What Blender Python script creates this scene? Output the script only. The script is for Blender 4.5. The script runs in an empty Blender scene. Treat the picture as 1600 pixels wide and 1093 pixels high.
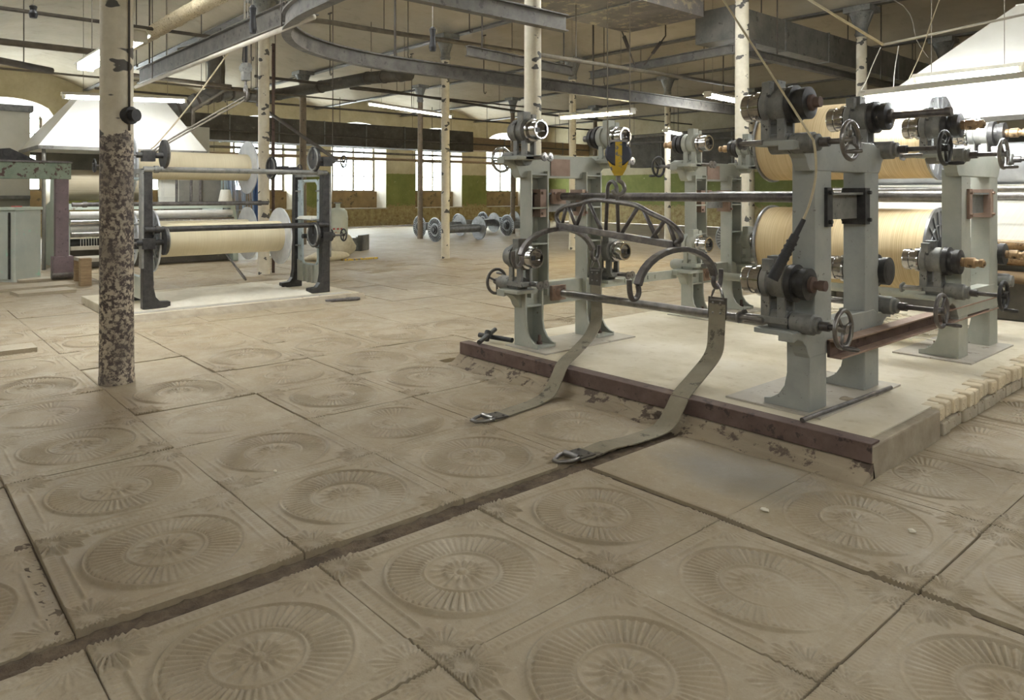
import bpy, math, random
import numpy as np
from mathutils import Vector, Matrix
random.seed(7)
PI = math.pi
SC = bpy.context.scene
COL = SC.collection

# ------------------------------------------------------------------ camera, world, exposure
FPX, HORIZON, YAW, EYE = 1151.0, 302.5, math.radians(41.3), 1.5
cam_d = bpy.data.cameras.new('camera'); cam = bpy.data.objects.new('camera', cam_d); COL.objects.link(cam)
cam_d.sensor_width = 36.0; cam_d.sensor_fit = 'HORIZONTAL'; cam_d.lens = FPX / 1600 * 36
cam_d.shift_y = (HORIZON - 546.5) / 1600
cam_d.clip_start = 0.05; cam_d.clip_end = 200
R_ = Vector((math.sin(YAW), math.cos(YAW), 0)); F_ = Vector((-math.cos(YAW), math.sin(YAW), 0)); U_ = Vector((0, 0, 1))
cam.matrix_world = Matrix(((R_.x, U_.x, -F_.x, 0), (R_.y, U_.y, -F_.y, 0), (R_.z, U_.z, -F_.z, EYE), (0, 0, 0, 1)))
SC.camera = cam
SC.view_settings.view_transform = 'Standard'; SC.view_settings.look = 'None'
SC.view_settings.gamma = 1.0; SC.view_settings.use_curve_mapping = False
SC.view_settings.exposure = 0.74
W = bpy.data.worlds.new('world'); SC.world = W; W.use_nodes = True
bg = W.node_tree.nodes['Background']; bg.inputs[0].default_value = (0.90, 0.95, 1.0, 1); bg.inputs[1].default_value = 17.0
TUBE = 80.0          # emission of a fluorescent tube


def at(px, py, X=None, Y=None, Z=None, t=None):
    """a point of the hall seen at a pixel of the 1600x1093 photograph, at a known plane or distance"""
    u = (px - 800) / FPX; v = (HORIZON - py) / FPX
    r = R_ * u + F_ + U_ * v
    if X is not None: t = X / r.x
    elif Y is not None: t = Y / r.y
    elif Z is not None: t = (Z - EYE) / r.z
    p = r * t; p.z += EYE
    return p


# ------------------------------------------------------------------ materials
def lin(c):
    return tuple(((x / 255) / 12.92 if x / 255 <= 0.04045 else ((x / 255 + 0.055) / 1.055) ** 2.4) for x in c) + (1,)


class NT:
    def __init__(s, name):
        s.m = bpy.data.materials.new(name); s.m.use_nodes = True; s.t = s.m.node_tree; s.n = s.t.nodes; s.l = s.t.links
        s.b = s.n['Principled BSDF']

    def new(s, kind, **kw):
        n = s.n.new(kind)
        for k, v in kw.items():
            if k in n.inputs.keys(): n.inputs[k].default_value = v
            else: setattr(n, k, v)
        return n

    def link(s, a, b): s.l.new(a, b)

    def coord(s, kind='Object'):
        if kind == 'World':
            return s.new('ShaderNodeNewGeometry').outputs['Position']
        return s.new('ShaderNodeTexCoord').outputs[kind]

    def noise(s, co, scale, detail=4, rough=0.6, stretch=None):
        if stretch:
            mp = s.new('ShaderNodeMapping'); mp.inputs['Scale'].default_value = stretch; s.link(co, mp.inputs['Vector']); co = mp.outputs[0]
        n = s.new('ShaderNodeTexNoise', Scale=scale, Detail=detail, Roughness=rough); s.link(co, n.inputs['Vector'])
        return n.outputs['Fac']

    def ramp(s, fac, stops, interp='LINEAR'):
        r = s.new('ShaderNodeValToRGB'); e = r.color_ramp.elements; r.color_ramp.interpolation = interp
        while len(e) < len(stops): e.new(0.5)
        for i, (p, c) in enumerate(stops):
            e[i].position = p; e[i].color = c if len(c) == 4 else lin(c)
        s.link(fac, r.inputs[0]); return r.outputs[0]

    def mix(s, fac, a, b, blend='MIX'):
        m = s.new('ShaderNodeMix', data_type='RGBA', blend_type=blend)
        for val, idx in ((fac, 0), (a, 6), (b, 7)):
            if isinstance(val, (int, float)): m.inputs[idx].default_value = val
            elif isinstance(val, tuple): m.inputs[idx].default_value = val if len(val) == 4 else lin(val)
            else: s.link(val, m.inputs[idx])
        return m.outputs[2]

    def math(s, op, a, b=None, c=None, clamp=False):
        m = s.new('ShaderNodeMath', operation=op, use_clamp=clamp)
        for i, v in enumerate((a, b, c)):
            if v is None: continue
            if isinstance(v, (int, float)): m.inputs[i].default_value = v
            else: s.link(v, m.inputs[i])
        return m.outputs[0]

    def sep(s, co):
        n = s.new('ShaderNodeSeparateXYZ'); s.link(co, n.inputs[0]); return n.outputs

    def bump(s, h, strength=0.3, dist=0.01):
        b = s.new('ShaderNodeBump', Strength=strength, Distance=dist); s.link(h, b.inputs['Height']); s.link(b.outputs[0], s.b.inputs['Normal'])

    def done(s, col=None, rough=0.6, metal=0.0):
        if col is not None:
            if isinstance(col, tuple): s.b.inputs['Base Color'].default_value = col if len(col) == 4 else lin(col)
            else: s.link(col, s.b.inputs['Base Color'])
        if isinstance(rough, (int, float)): s.b.inputs['Roughness'].default_value = rough
        else: s.link(rough, s.b.inputs['Roughness'])
        s.b.inputs['Metallic'].default_value = metal
        return s.m


def worn(name, c1, c2, scale=6, rough=0.6, metal=0.0, c3=None, t3=0.62, s3=14, bump=0.15, co='Object', stretch=None):
    """paint or metal: two tones of noise, an optional third tone in chips"""
    k = NT(name); p = k.coord(co)
    f = k.noise(p, scale, 5, 0.65, stretch)
    col = k.ramp(f, ((0.3, c1), (0.7, c2)))
    f2 = k.noise(p, s3, 6, 0.7)
    if c3:
        col = k.mix(k.ramp(f2, ((t3 - 0.02, (0, 0, 0, 1)), (t3 + 0.03, (1, 1, 1, 1)))), col, c3)
    if bump: k.bump(f2, bump, 0.004)
    return k.done(col, rough, metal)


M = {}
M['grey'] = worn('grey_machine_paint', (148, 151, 146), (168, 169, 162), 5, 0.5, 0.0, (104, 101, 94), 0.66, 18)
M['greygreen'] = worn('grey_green_paint', (158, 161, 150), (180, 180, 168), 4, 0.55, 0.0, (112, 104, 90), 0.68, 14)
M['greydark'] = worn('dusty_dark_grey_iron', (112, 112, 109), (146, 144, 138), 9, 0.6, 0.3, (66, 64, 62), 0.62, 20)
M['iron'] = worn('black_oily_iron', (48, 47, 48), (82, 80, 78), 12, 0.45, 0.5)
M['steel'] = worn('bare_worn_steel', (118, 114, 112), (158, 155, 152), 10, 0.33, 0.85)
M['rodsteel'] = worn('dull_brown_steel', (90, 86, 85), (134, 129, 126), 14, 0.42, 0.7)
M['chrome'] = worn('polished_steel', (176, 174, 172), (208, 206, 204), 12, 0.16, 1.0, bump=0)
M['brass'] = worn('oily_brass', (140, 112, 82), (186, 160, 126), 22, 0.4, 0.6, (92, 74, 58), 0.6, 20)
M['rust'] = worn('rusty_iron', (88, 70, 63), (114, 95, 86), 8, 0.75, 0.2, (68, 55, 52), 0.6, 12, 0.3)
M['rustplate'] = worn('rusty_plate', (140, 116, 102), (166, 142, 126), 10, 0.7, 0.1)
M['plate'] = worn('dusty_floor_plate', (172, 164, 150), (192, 186, 174), 5, 0.6, 0.1, (140, 128, 112), 0.62, 9)
M['alu'] = worn('cast_aluminium', (190, 192, 196), (216, 218, 220), 6, 0.42, 0.35, bump=0.05)
M['alurib'] = worn('dull_aluminium', (120, 120, 120), (158, 158, 158), 8, 0.4, 0.6)
M['strap'] = worn('grey_webbing', (124, 116, 98), (150, 141, 121), 5, 0.9, 0.0, (96, 88, 74), 0.6, 9, 0.3)
M['leather'] = worn('dark_leather', (66, 62, 56), (96, 90, 80), 9, 0.7)
M['yellow'] = worn('chipped_yellow_paint', (212, 176, 40), (226, 190, 58), 8, 0.5, 0.0, (120, 120, 124), 0.54, 16)
M['navy'] = worn('dark_blue_grey_paint', (48, 50, 62), (72, 74, 86), 7, 0.4, 0.2)
M['duct'] = worn('dull_sheet_metal', (106, 104, 98), (138, 134, 126), 3, 0.6, 0.2, (92, 88, 80), 0.62, 5)
M['ductdark'] = worn('sooty_sheet_metal', (74, 70, 62), (104, 98, 88), 3, 0.7, 0.1, (128, 120, 106), 0.64, 5)
M['ductpeel'] = worn('peeling_painted_duct', (104, 98, 96), (136, 130, 126), 2, 0.7, 0.1, (166, 154, 130), 0.56, 4)
M['beam'] = worn('dusty_steel_girder', (84, 80, 75), (120, 115, 107), 5, 0.6, 0.2, (78, 74, 70), 0.6, 9)
M['pipe'] = worn('dusty_ceiling_pipe', (96, 88, 77), (126, 117, 102), 6, 0.7)
M['pipedark'] = worn('dark_ceiling_pipe', (72, 66, 60), (98, 90, 80), 6, 0.7)
M['rope'] = worn('straw_rope_lagging', (176, 162, 134), (204, 190, 160), 30, 0.9, 0.0, (130, 116, 92), 0.58, 40, 0.8)
M['hood'] = worn('cream_hood_sheet', (226, 223, 212), (236, 233, 224), 2, 0.5, 0.0, (206, 200, 184), 0.68, 5, 0.05)
M['hoodunder'] = worn('grey_hood_lining', (110, 106, 98), (134, 130, 120), 3, 0.7)
M['mint'] = worn('pale_mint_paint', (186, 200, 188), (206, 214, 202), 3, 0.55, 0.0, (160, 148, 132), 0.64, 8)
M['cabinet'] = worn('pale_grey_cabinet_paint', (184, 192, 184), (204, 208, 198), 2.5, 0.5, 0.0, (176, 214, 196), 0.6, 4)
M['purple'] = worn('dusty_purple_paint', (116, 102, 106), (134, 118, 122), 7, 0.7, 0.0, (92, 80, 80), 0.62, 20)
M['green_arm'] = worn('green_chipped_paint', (118, 132, 116), (146, 158, 140), 5, 0.6, 0.0, (84, 60, 56), 0.56, 9)
M['brownwood'] = worn('old_brown_wood', (134, 112, 86), (166, 142, 110), 6, 0.8, stretch=(1, 1, 6))
M['sack'] = worn('cream_sackcloth', (206, 196, 168), (226, 218, 194), 10, 0.95, 0.0, None, 0.6, 30, 0.5)
M['drumpaint'] = worn('pale_green_drum', (198, 202, 184), (218, 220, 204), 3, 0.5, 0.0, (160, 154, 132), 0.66, 8)
M['redmark'] = worn('red_stencil', (176, 84, 76), (196, 104, 96), 9, 0.7)
M['blue'] = worn('blue_cloth', (74, 100, 146), (98, 124, 168), 8, 0.9)
M['blueyarn'] = worn('pale_blue_yarn', (140, 156, 180), (176, 188, 204), 6, 0.9, 0.0, None, 0.6, 14, 0.15, 'Object', (1, 12, 1))
M['black'] = worn('black_rubber', (34, 33, 34), (54, 52, 52), 9, 0.6)
M['cream'] = worn('cream_rope', (190, 176, 144), (206, 194, 164), 20, 0.9)
M['wire'] = worn('thin_dusty_wire', (120, 112, 100), (150, 142, 130), 20, 0.7)
M['paper'] = worn('white_paper', (224, 220, 208), (236, 232, 222), 9, 0.9)
M['lint'] = worn('white_lint', (222, 214, 196), (236, 230, 214), 7, 0.95, 0.0, None, 0.6, 40, 0.8)
M['brick'] = worn('dusty_brick', (196, 180, 150), (220, 206, 178), 7, 0.9, 0.0, (150, 122, 92), 0.6, 13, 0.5)
M['brick2'] = worn('grey_brick', (160, 150, 132), (188, 178, 158), 7, 0.9, 0.0, (122, 104, 84), 0.6, 13, 0.5)
M['mortar'] = worn('old_mortar', (142, 130, 112), (168, 156, 136), 8, 0.95, 0.0, None, 0.6, 20, 0.6)
M['timber'] = worn('dirty_timber', (134, 120, 100), (170, 156, 133), 5, 0.85, 0.0, (94, 80, 68), 0.56, 8, 0.5, 'Object', (0.25, 1, 1))
M['winframe'] = worn('weathered_window_frame', (132, 122, 104), (158, 148, 128), 6, 0.8)
M['sill'] = worn('dusty_sill', (176, 168, 152), (198, 190, 176), 4, 0.85)
M['panel'] = worn('brown_niche_panel', (124, 104, 72), (156, 132, 92), 2, 0.85, 0.0, (92, 80, 58), 0.6, 3)
M['reveal'] = worn('whitewashed_reveal', (216, 210, 198), (232, 228, 218), 2, 0.9, 0.0, (196, 182, 152), 0.64, 4)
M['housing'] = worn('lamp_housing_enamel', (196, 190, 174), (214, 208, 192), 5, 0.5)
M['whitegauze'] = worn('white_yarn_rollers', (214, 212, 206), (234, 232, 226), 8, 0.7)


def yarn(name, c1, c2, scale):
    k = NT(name); p = k.coord('Object')
    x = k.sep(p)[0]
    n = k.noise(p, 1.0, 3, 0.6, (scale, 0.35, 0.35))
    n2 = k.noise(p, 3.0, 3, 0.6, (1, 0.5, 0.5))
    col = k.ramp(n, ((0.30, c1), (0.62, c2)))
    col = k.mix(0.35, col, k.ramp(n2, ((0.35, c1), (0.65, c2))))
    k.bump(n, 0.35, 0.004)
    return k.done(col, 0.9)


M['yarn'] = yarn('ecru_yarn', (186, 158, 112), (232, 212, 172), 120)
M['yarnpale'] = yarn('pale_ecru_yarn', (196, 182, 148), (220, 208, 178), 160)
M['yarnbrown'] = yarn('brown_grey_yarn', (150, 138, 116), (178, 166, 142), 120)
M['yarnwhite'] = yarn('white_warp_sheet', (212, 208, 194), (234, 230, 218), 90)


def floor_material(name, tint=0.0, joints=False):
    k = NT(name); p = k.coord('World')
    a = k.noise(p, 0.9, 5, 0.65); b = k.noise(p, 5.0, 6, 0.7); c = k.noise(p, 26, 5, 0.7)
    col = k.ramp(a, ((0.28, (142, 125, 101)), (0.5, (162, 148, 124)), (0.75, (180, 168, 146))))
    col = k.mix(k.ramp(b, ((0.35, (0, 0, 0, 1)), (0.75, (1, 1, 1, 1)))), col, (158, 143, 118))
    col = k.mix(k.math('MULTIPLY', k.ramp(c, ((0.55, (0, 0, 0, 1)), (0.72, (1, 1, 1, 1)))), 0.45), col, (186, 174, 152))
    col = k.mix(k.math('MULTIPLY', k.ramp(c, ((0.28, (1, 1, 1, 1)), (0.42, (0, 0, 0, 1)))), 0.4), col, (112, 98, 78))
    wob = k.math('MULTIPLY', k.math('SUBTRACT', b, 0.5), 0.9)
    for (sx_, sy_, rx, ry, cc, am) in ((-2.18, 3.52, 0.55, 0.34, (112, 106, 96), 0.75), (-5.75, 1.22, 0.75, 0.42, (118, 96, 66), 0.6), (-3.3, 0.35, 0.5, 0.5, (120, 100, 74), 0.35)):   # oil stains on the plates
        xyz = k.sep(p); e = k.math('ADD', k.math('POWER', k.math('DIVIDE', k.math('SUBTRACT', xyz[0], sx_), rx), 2), k.math('POWER', k.math('DIVIDE', k.math('SUBTRACT', xyz[1], sy_), ry), 2))
        col = k.mix(k.math('MULTIPLY', k.ramp(k.math('ADD', e, wob), ((0.1, (1, 1, 1, 1)), (1.0, (0, 0, 0, 1)))), am), col, cc)
    if tint: col = k.mix(tint, col, (206, 198, 180))
    if joints:
        br = k.new('ShaderNodeTexBrick'); br.offset = 0.0
        br.inputs['Scale'].default_value = 1.0; br.inputs['Brick Width'].default_value = 0.85; br.inputs['Row Height'].default_value = 0.83
        br.inputs['Mortar Size'].default_value = 0.012; br.inputs['Mortar Smooth'].default_value = 0.3
        k.link(p, br.inputs['Vector'])
        col = k.mix(k.math('MULTIPLY', br.outputs['Fac'], 0.45), col, (120, 108, 90))
    f = k.noise(p, 90, 4, 0.7)
    col = k.mix(k.math('MULTIPLY', k.ramp(f, ((0.52, (0, 0, 0, 1)), (0.7, (1, 1, 1, 1)))), 0.25), col, (128, 114, 92))
    k.bump(k.math('ADD', c, k.math('MULTIPLY', f, 0.5)), 0.4, 0.005)
    r = k.ramp(b, ((0.3, (0.5, 0.5, 0.5, 1)), (0.7, (0.8, 0.8, 0.8, 1))))
    return k.done(col, r)


M['tile'] = floor_material('dusty_cast_iron_tile')
M['floorfar'] = floor_material('worn_dusty_floor', 0.12, True)
M['tilepale'] = floor_material('pale_dusty_tile', 0.3)


def dirt():
    k = NT('dark_crack_dirt'); p = k.coord('World'); a = k.noise(p, 12, 6, 0.7)
    col = k.ramp(a, ((0.3, (70, 58, 46)), (0.7, (118, 102, 82)))); k.bump(a, 0.8, 0.02)
    return k.done(col, 0.95)


M['dirt'] = dirt()


def platform_top():
    k = NT('dusty_platform_concrete'); p = k.coord('World')
    a = k.noise(p, 1.3, 5, 0.65); b = k.noise(p, 9, 6, 0.7)
    col = k.ramp(a, ((0.3, (196, 184, 156)), (0.55, (216, 206, 184)), (0.75, (228, 220, 204))))
    col = k.mix(k.math('MULTIPLY', k.ramp(b, ((0.56, (0, 0, 0, 1)), (0.7, (1, 1, 1, 1)))), 0.5), col, (178, 160, 126))
    k.bump(b, 0.5, 0.01)
    return k.done(col, 0.9)


M['platform'] = platform_top()


def wall_paint():
    """cream above, green dado below 2.5 m, peeled yellowish band low down"""
    k = NT('old_green_dado_wall'); p = k.coord('World'); z = k.sep(p)[2]
    n = k.noise(p, 1.2, 5, 0.7); n2 = k.noise(p, 5, 6, 0.75)
    zz = k.math('ADD', z, k.math('MULTIPLY', k.math('SUBTRACT', n2, 0.5), 0.12))
    cream = k.ramp(n, ((0.3, (178, 166, 134)), (0.7, (206, 196, 168))))
    green = k.ramp(n, ((0.3, (116, 122, 66)), (0.7, (142, 146, 84))))
    green = k.mix(k.ramp(n2, ((0.62, (0, 0, 0, 1)), (0.68, (1, 1, 1, 1)))), green, (196, 190, 148))
    low = k.ramp(n2, ((0.35, (136, 112, 70)), (0.65, (190, 176, 128))))
    zl = k.math('ADD', z, k.math('MULTIPLY', k.math('SUBTRACT', n2, 0.5), 1.1))
    col = k.mix(k.math('GREATER_THAN', zl, 0.95), low, green)
    col = k.mix(k.math('GREATER_THAN', zz, 2.45), col, cream)
    k.bump(n2, 0.3, 0.01)
    return k.done(col, 0.9)


M['wall'] = wall_paint()
M['partition'] = None


def partition_paint():
    k = NT('whitewashed_partition'); p = k.coord('World'); z = k.sep(p)[2]; n = k.noise(p, 1.0, 5, 0.7)
    up = k.ramp(n, ((0.3, (204, 200, 184)), (0.7, (222, 218, 204)))); lo = k.ramp(n, ((0.3, (126, 124, 112)), (0.7, (152, 150, 136))))
    return k.done(k.mix(k.math('GREATER_THAN', z, 1.42), lo, up), 0.85)


M['partition'] = partition_paint()


def ceiling_paint():
    k = NT('stained_whitewash'); p = k.coord('World')
    n = k.noise(p, 0.35, 5, 0.7); n2 = k.noise(p, 2.2, 6, 0.75)
    col = k.ramp(n, ((0.3, (168, 156, 134)), (0.6, (186, 175, 154)), (0.8, (200, 191, 172))))
    col = k.mix(k.math('MULTIPLY', k.ramp(n2, ((0.56, (0, 0, 0, 1)), (0.74, (1, 1, 1, 1)))), 0.45), col, (132, 118, 96))
    k.bump(n2, 0.25, 0.01)
    return k.done(col, 0.95)


M['ceiling'] = ceiling_paint()


def column_paint(name, peel_z=None):
    k = NT(name); p = k.coord('Object'); x, y, z = k.sep(p)
    n = k.noise(p, 6, 5, 0.7); nf = k.noise(p, 26, 6, 0.75)
    # dashes of tar round the shaft
    d = k.noise(p, 1.0, 2, 0.5, (4.0, 4.0, 8.0) if peel_z else (5.5, 5.5, 8.0))
    col = k.ramp(n, ((0.3, (202, 192, 170)), (0.7, (224, 216, 196))))
    dash = k.ramp(d, ((0.62, (0, 0, 0, 1)), (0.64, (1, 1, 1, 1))))
    col = k.mix(k.math('MULTIPLY', dash, 0.9), col, (58, 56, 58))
    if peel_z:
        zn = k.math('ADD', z, k.math('MULTIPLY', k.math('SUBTRACT', n, 0.5), 0.5))
        peeled = k.ramp(nf, ((0.43, (74, 66, 64)), (0.49, (118, 106, 99)), (0.54, (198, 186, 166))))
        band = k.ramp(k.noise(p, 1.0, 3, 0.6, (1.5, 1.5, 2.2)), ((0.44, (0, 0, 0, 1)), (0.56, (1, 1, 1, 1))))
        peeled = k.mix(k.math('MULTIPLY', band, 0.6), peeled, (100, 92, 88))
        col = k.mix(k.math('LESS_THAN', zn, peel_z), col, peeled)
    k.bump(nf, 0.4, 0.006)
    return k.done(col, 0.7)


M['colpeel'] = column_paint('peeling_column_paint', 1.95)
M['col'] = column_paint('dashed_white_column_paint')
M['coldark'] = worn('brown_dusty_column_paint', (112, 98, 80), (140, 124, 104), 5, 0.75, 0.0, (60, 54, 50), 0.63, 9)


def emit(name, col, strength):
    k = NT(name); k.b.inputs['Base Color'].default_value = (0.9, 0.9, 0.9, 1)
    k.b.inputs['Emission Color'].default_value = col; k.b.inputs['Emission Strength'].default_value = strength
    return k.m


M['tube'] = emit('lit_fluorescent_tube', (0.92, 0.97, 1.0, 1), TUBE)
M['tubewarm'] = emit('lit_warm_tube', (1.0, 0.86, 0.52, 1), TUBE)
M['tubeoff'] = worn('unlit_tube', (222, 222, 218), (232, 232, 228), 4, 0.3)


def glass():
    k = NT('window_glass'); k.n.remove(k.b)
    tr = k.new('ShaderNodeBsdfTransparent'); tr.inputs[0].default_value = (0.93, 0.96, 0.95, 1)
    gl = k.new('ShaderNodeBsdfGlossy', Roughness=0.05); mx = k.new('ShaderNodeMixShader'); mx.inputs[0].default_value = 0.06
    k.link(tr.outputs[0], mx.inputs[1]); k.link(gl.outputs[0], mx.inputs[2]); k.link(mx.outputs[0], k.n['Material Output'].inputs[0])
    return k.m


M['glass'] = glass()


# ------------------------------------------------------------------ mesh builder
class MB:
    def __init__(s): s.v = []; s.f = []; s.sm = []

    def add(s, vs, fs, smooth=False):
        o = len(s.v); s.v += [tuple(p) for p in vs]
        s.f += [tuple(i + o for i in f) for f in fs]; s.sm += [smooth] * len(fs); return s

    def box(s, lo, hi, rz=0, c=None):
        x0, y0, z0 = lo; x1, y1, z1 = hi
        vs = [Vector(p) for p in ((x0, y0, z0), (x1, y0, z0), (x1, y1, z0), (x0, y1, z0), (x0, y0, z1), (x1, y0, z1), (x1, y1, z1), (x0, y1, z1))]
        if rz:
            cc = Vector(c) if c else (Vector(lo) + Vector(hi)) / 2; m = Matrix.Rotation(rz, 3, 'Z'); vs = [m @ (p - cc) + cc for p in vs]
        return s.add(vs, [(0, 3, 2, 1), (4, 5, 6, 7), (0, 1, 5, 4), (1, 2, 6, 5), (2, 3, 7, 6), (3, 0, 4, 7)])

    def cbox(s, c, d): return s.box(tuple(c[i] - d[i] / 2 for i in range(3)), tuple(c[i] + d[i] / 2 for i in range(3)))

    def bar(s, p0, p1, w, h, up=(0, 0, 1)):
        """rectangular bar from p0 to p1, w across, h along up"""
        p0 = Vector(p0); p1 = Vector(p1); d = (p1 - p0).normalized(); u = Vector(up); a = d.cross(u)
        if a.length < 1e-5: a = d.cross(Vector((1, 0, 0)))
        a.normalize(); u = a.cross(d)
        vs = [p + a * (w / 2 * i) + u * (h / 2 * j) for p in (p0, p1) for i, j in ((-1, -1), (1, -1), (1, 1), (-1, 1))]
        return s.add(vs, [(0, 1, 2, 3), (7, 6, 5, 4), (0, 4, 5, 1), (1, 5, 6, 2), (2, 6, 7, 3), (3, 7, 4, 0)])

    @staticmethod
    def basis(d):
        d = Vector(d).normalized(); a = d.cross(Vector((0, 0, 1)))
        if a.length < 1e-4: a = Vector((1, 0, 0))
        a.normalize(); return d, a, a.cross(d)

    def lathe(s, p0, d, prof, n=20):
        """surface of revolution: prof = [(radius, distance along d)], sharp rings are repeated"""
        p0 = Vector(p0); d, a, b = s.basis(d); vs = []
        for r, h in prof:
            for i in range(n):
                t = 2 * PI * i / n; vs.append(p0 + d * h + (a * math.cos(t) + b * math.sin(t)) * r)
        fs = []
        for k in range(len(prof) - 1):
            for i in range(n):
                j = (i + 1) % n; fs.append((k * n + j, k * n + i, (k + 1) * n + i, (k + 1) * n + j))
        return s.add(vs, fs, True)

    def cyl(s, p0, p1, r0, r1=None, n=16, caps=True):
        r1 = r0 if r1 is None else r1; p0 = Vector(p0); p1 = Vector(p1); d, a, b = s.basis(p1 - p0)
        ring = lambda p, r: [p + (a * math.cos(2 * PI * i / n) + b * math.sin(2 * PI * i / n)) * r for i in range(n)]
        A, B = ring(p0, r0), ring(p1, r1)
        s.add(A + B, [((i + 1) % n, i, n + i, n + (i + 1) % n) for i in range(n)], True)
        if caps:
            s.add(A, [tuple(range(n))]); s.add(B, [tuple(reversed(range(n)))])
        return s

    def disc(s, p0, d, prof, n=24):
        """turned solid with flat shading breaks: each step of prof gets its own vertices"""
        for k in range(len(prof) - 1): s.lathe(p0, d, prof[k:k + 2], n)
        return s

    def tube(s, pts, r, n=8, closed=False, caps=True):
        pts = [Vector(p) for p in pts]; m = len(pts); vs = []; pa = None
        for k, p in enumerate(pts):
            if closed: d = pts[(k + 1) % m] - pts[k - 1]
            else: d = pts[min(k + 1, m - 1)] - pts[max(k - 1, 0)]
            d.normalize()
            if pa is None: _, a, _ = s.basis(d)
            else:
                a = pa - d * pa.dot(d)
                if a.length < 1e-5: _, a, _ = s.basis(d)
                a.normalize()
            pa = a; b = a.cross(d)
            rr = r[k] if isinstance(r, (list, tuple)) else r
            vs += [p + (a * math.cos(2 * PI * i / n) + b * math.sin(2 * PI * i / n)) * rr for i in range(n)]
        fs = [(k * n + (i + 1) % n, k * n + i, ((k + 1) % m) * n + i, ((k + 1) % m) * n + (i + 1) % n) for k in range(m if closed else m - 1) for i in range(n)]
        if caps and not closed: fs += [tuple(range(n)), tuple(reversed(range((m - 1) * n, m * n)))]
        return s.add(vs, fs, True)

    def torus(s, c, d, R, r, n=24, m=8):
        c = Vector(c); d, a, b = s.basis(d)
        return s.tube([c + (a * math.cos(2 * PI * i / n) + b * math.sin(2 * PI * i / n)) * R for i in range(n)], r, m, True)

    def prism(s, poly, axis, d0, d1):
        """polygon in the two other axes, extruded along axis ('x': poly is (y,z); 'y': (x,z); 'z': (x,y))"""
        def P(p, d): return {'x': (d, p[0], p[1]), 'y': (p[0], d, p[1]), 'z': (p[0], p[1], d)}[axis]
        n = len(poly); vs = [P(p, d0) for p in poly] + [P(p, d1) for p in poly]
        return s.add(vs, [tuple(range(n)), tuple(reversed(range(n, 2 * n)))] + [((i + 1) % n, i, n + i, n + (i + 1) % n) for i in range(n)])

    def ribbon(s, pts, widths, sides, th):
        """flat strap: centre points, width, side vectors, thickness"""
        pts = [Vector(p) for p in pts]; m = len(pts); vs = []
        for k, p in enumerate(pts):
            d = (pts[min(k + 1, m - 1)] - pts[max(k - 1, 0)]).normalized(); a = Vector(sides[k] if isinstance(sides, list) else sides).normalized()
            nn = a.cross(d).normalized(); w = widths[k] if isinstance(widths, list) else widths
            vs += [p - a * w / 2 - nn * th / 2, p + a * w / 2 - nn * th / 2, p + a * w / 2 + nn * th / 2, p - a * w / 2 + nn * th / 2]
        fs = [(0, 1, 2, 3), tuple(4 * (m - 1) + i for i in (3, 2, 1, 0))]
        for k in range(m - 1):
            for i in range(4):
                j = (i + 1) % 4; fs.append((4 * k + j, 4 * k + i, 4 * k + 4 + i, 4 * k + 4 + j))
        return s.add(vs, fs, False)

    def mesh(s, name):
        me = bpy.data.meshes.new(name); me.from_pydata([tuple(p) for p in s.v], [], s.f)
        me.polygons.foreach_set('use_smooth', s.sm); me.update(); fix(me); return me

    def build(s, name, mat, parent=None, label=None, bevel=0, loc=None):
        o = bpy.data.objects.new(name, s.mesh(name)); o.data.materials.append(M[mat]); COL.objects.link(o)
        if parent: o.parent = parent
        if label: o['label'] = label
        if loc: o.location = loc
        if bevel:
            b = o.modifiers.new('bevel', 'BEVEL'); b.width = bevel; b.segments = 2; b.limit_method = 'ANGLE'; b.angle_limit = math.radians(50)
        return o


def fix(me):
    import bmesh
    bm = bmesh.new(); bm.from_mesh(me); bmesh.ops.recalc_face_normals(bm, faces=bm.faces); bm.to_mesh(me); bm.free()


def tag(o, label, cat, group=None, kind=None):
    if label: o['label'] = label
    if cat: o['category'] = cat
    if group: o['group'] = group
    if kind: o['kind'] = kind
    return o


def thing(name, label, cat, loc=(0, 0, 0), rz=0, group=None):
    o = bpy.data.objects.new(name, None); COL.objects.link(o); o.location = loc; o.rotation_euler = (0, 0, rz)
    o.empty_display_size = 0.1
    return tag(o, label, cat, group)


def ceil_z(y):
    t = ((y - 1.5) / 4.45) % 1.0
    return 5.25 + 0.55 * (1 - (2 * t - 1) ** 2)


def struct(o): o['kind'] = 'structure'; return o


def link_part(name, mesh, mat, parent, loc=(0, 0, 0), rot=(0, 0, 0), scale=(1, 1, 1)):
    o = bpy.data.objects.new(name, mesh)
    if not mesh.materials: mesh.materials.append(M[mat])
    COL.objects.link(o); o.parent = parent; o.location = loc; o.rotation_euler = rot; o.scale = scale; return o


def copy_tree(o, parent=None):
    c = o.copy(); COL.objects.link(c); c.parent = parent
    for ch in list(o.children): copy_tree(ch, c)
    return c


# ================================================================== THE HALL
XW, YE, XF, YL = -30.0, 29.0, 9.0, -12.0           # inner faces: window wall, end wall, wall behind the camera, near side wall
COLY = [1.5 + 4.45 * k for k in range(-3, 7)]      # column rows = springing lines of the vaults
SPRING, CREST = 5.25, 5.8

# floor: bed + tiles
fl = MB(); fl.box((XW - 1, YL - 1, -0.2), (XF + 1, YE + 1, -0.034))
floor = struct(fl.build('floor', 'floorfar'))


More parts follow.
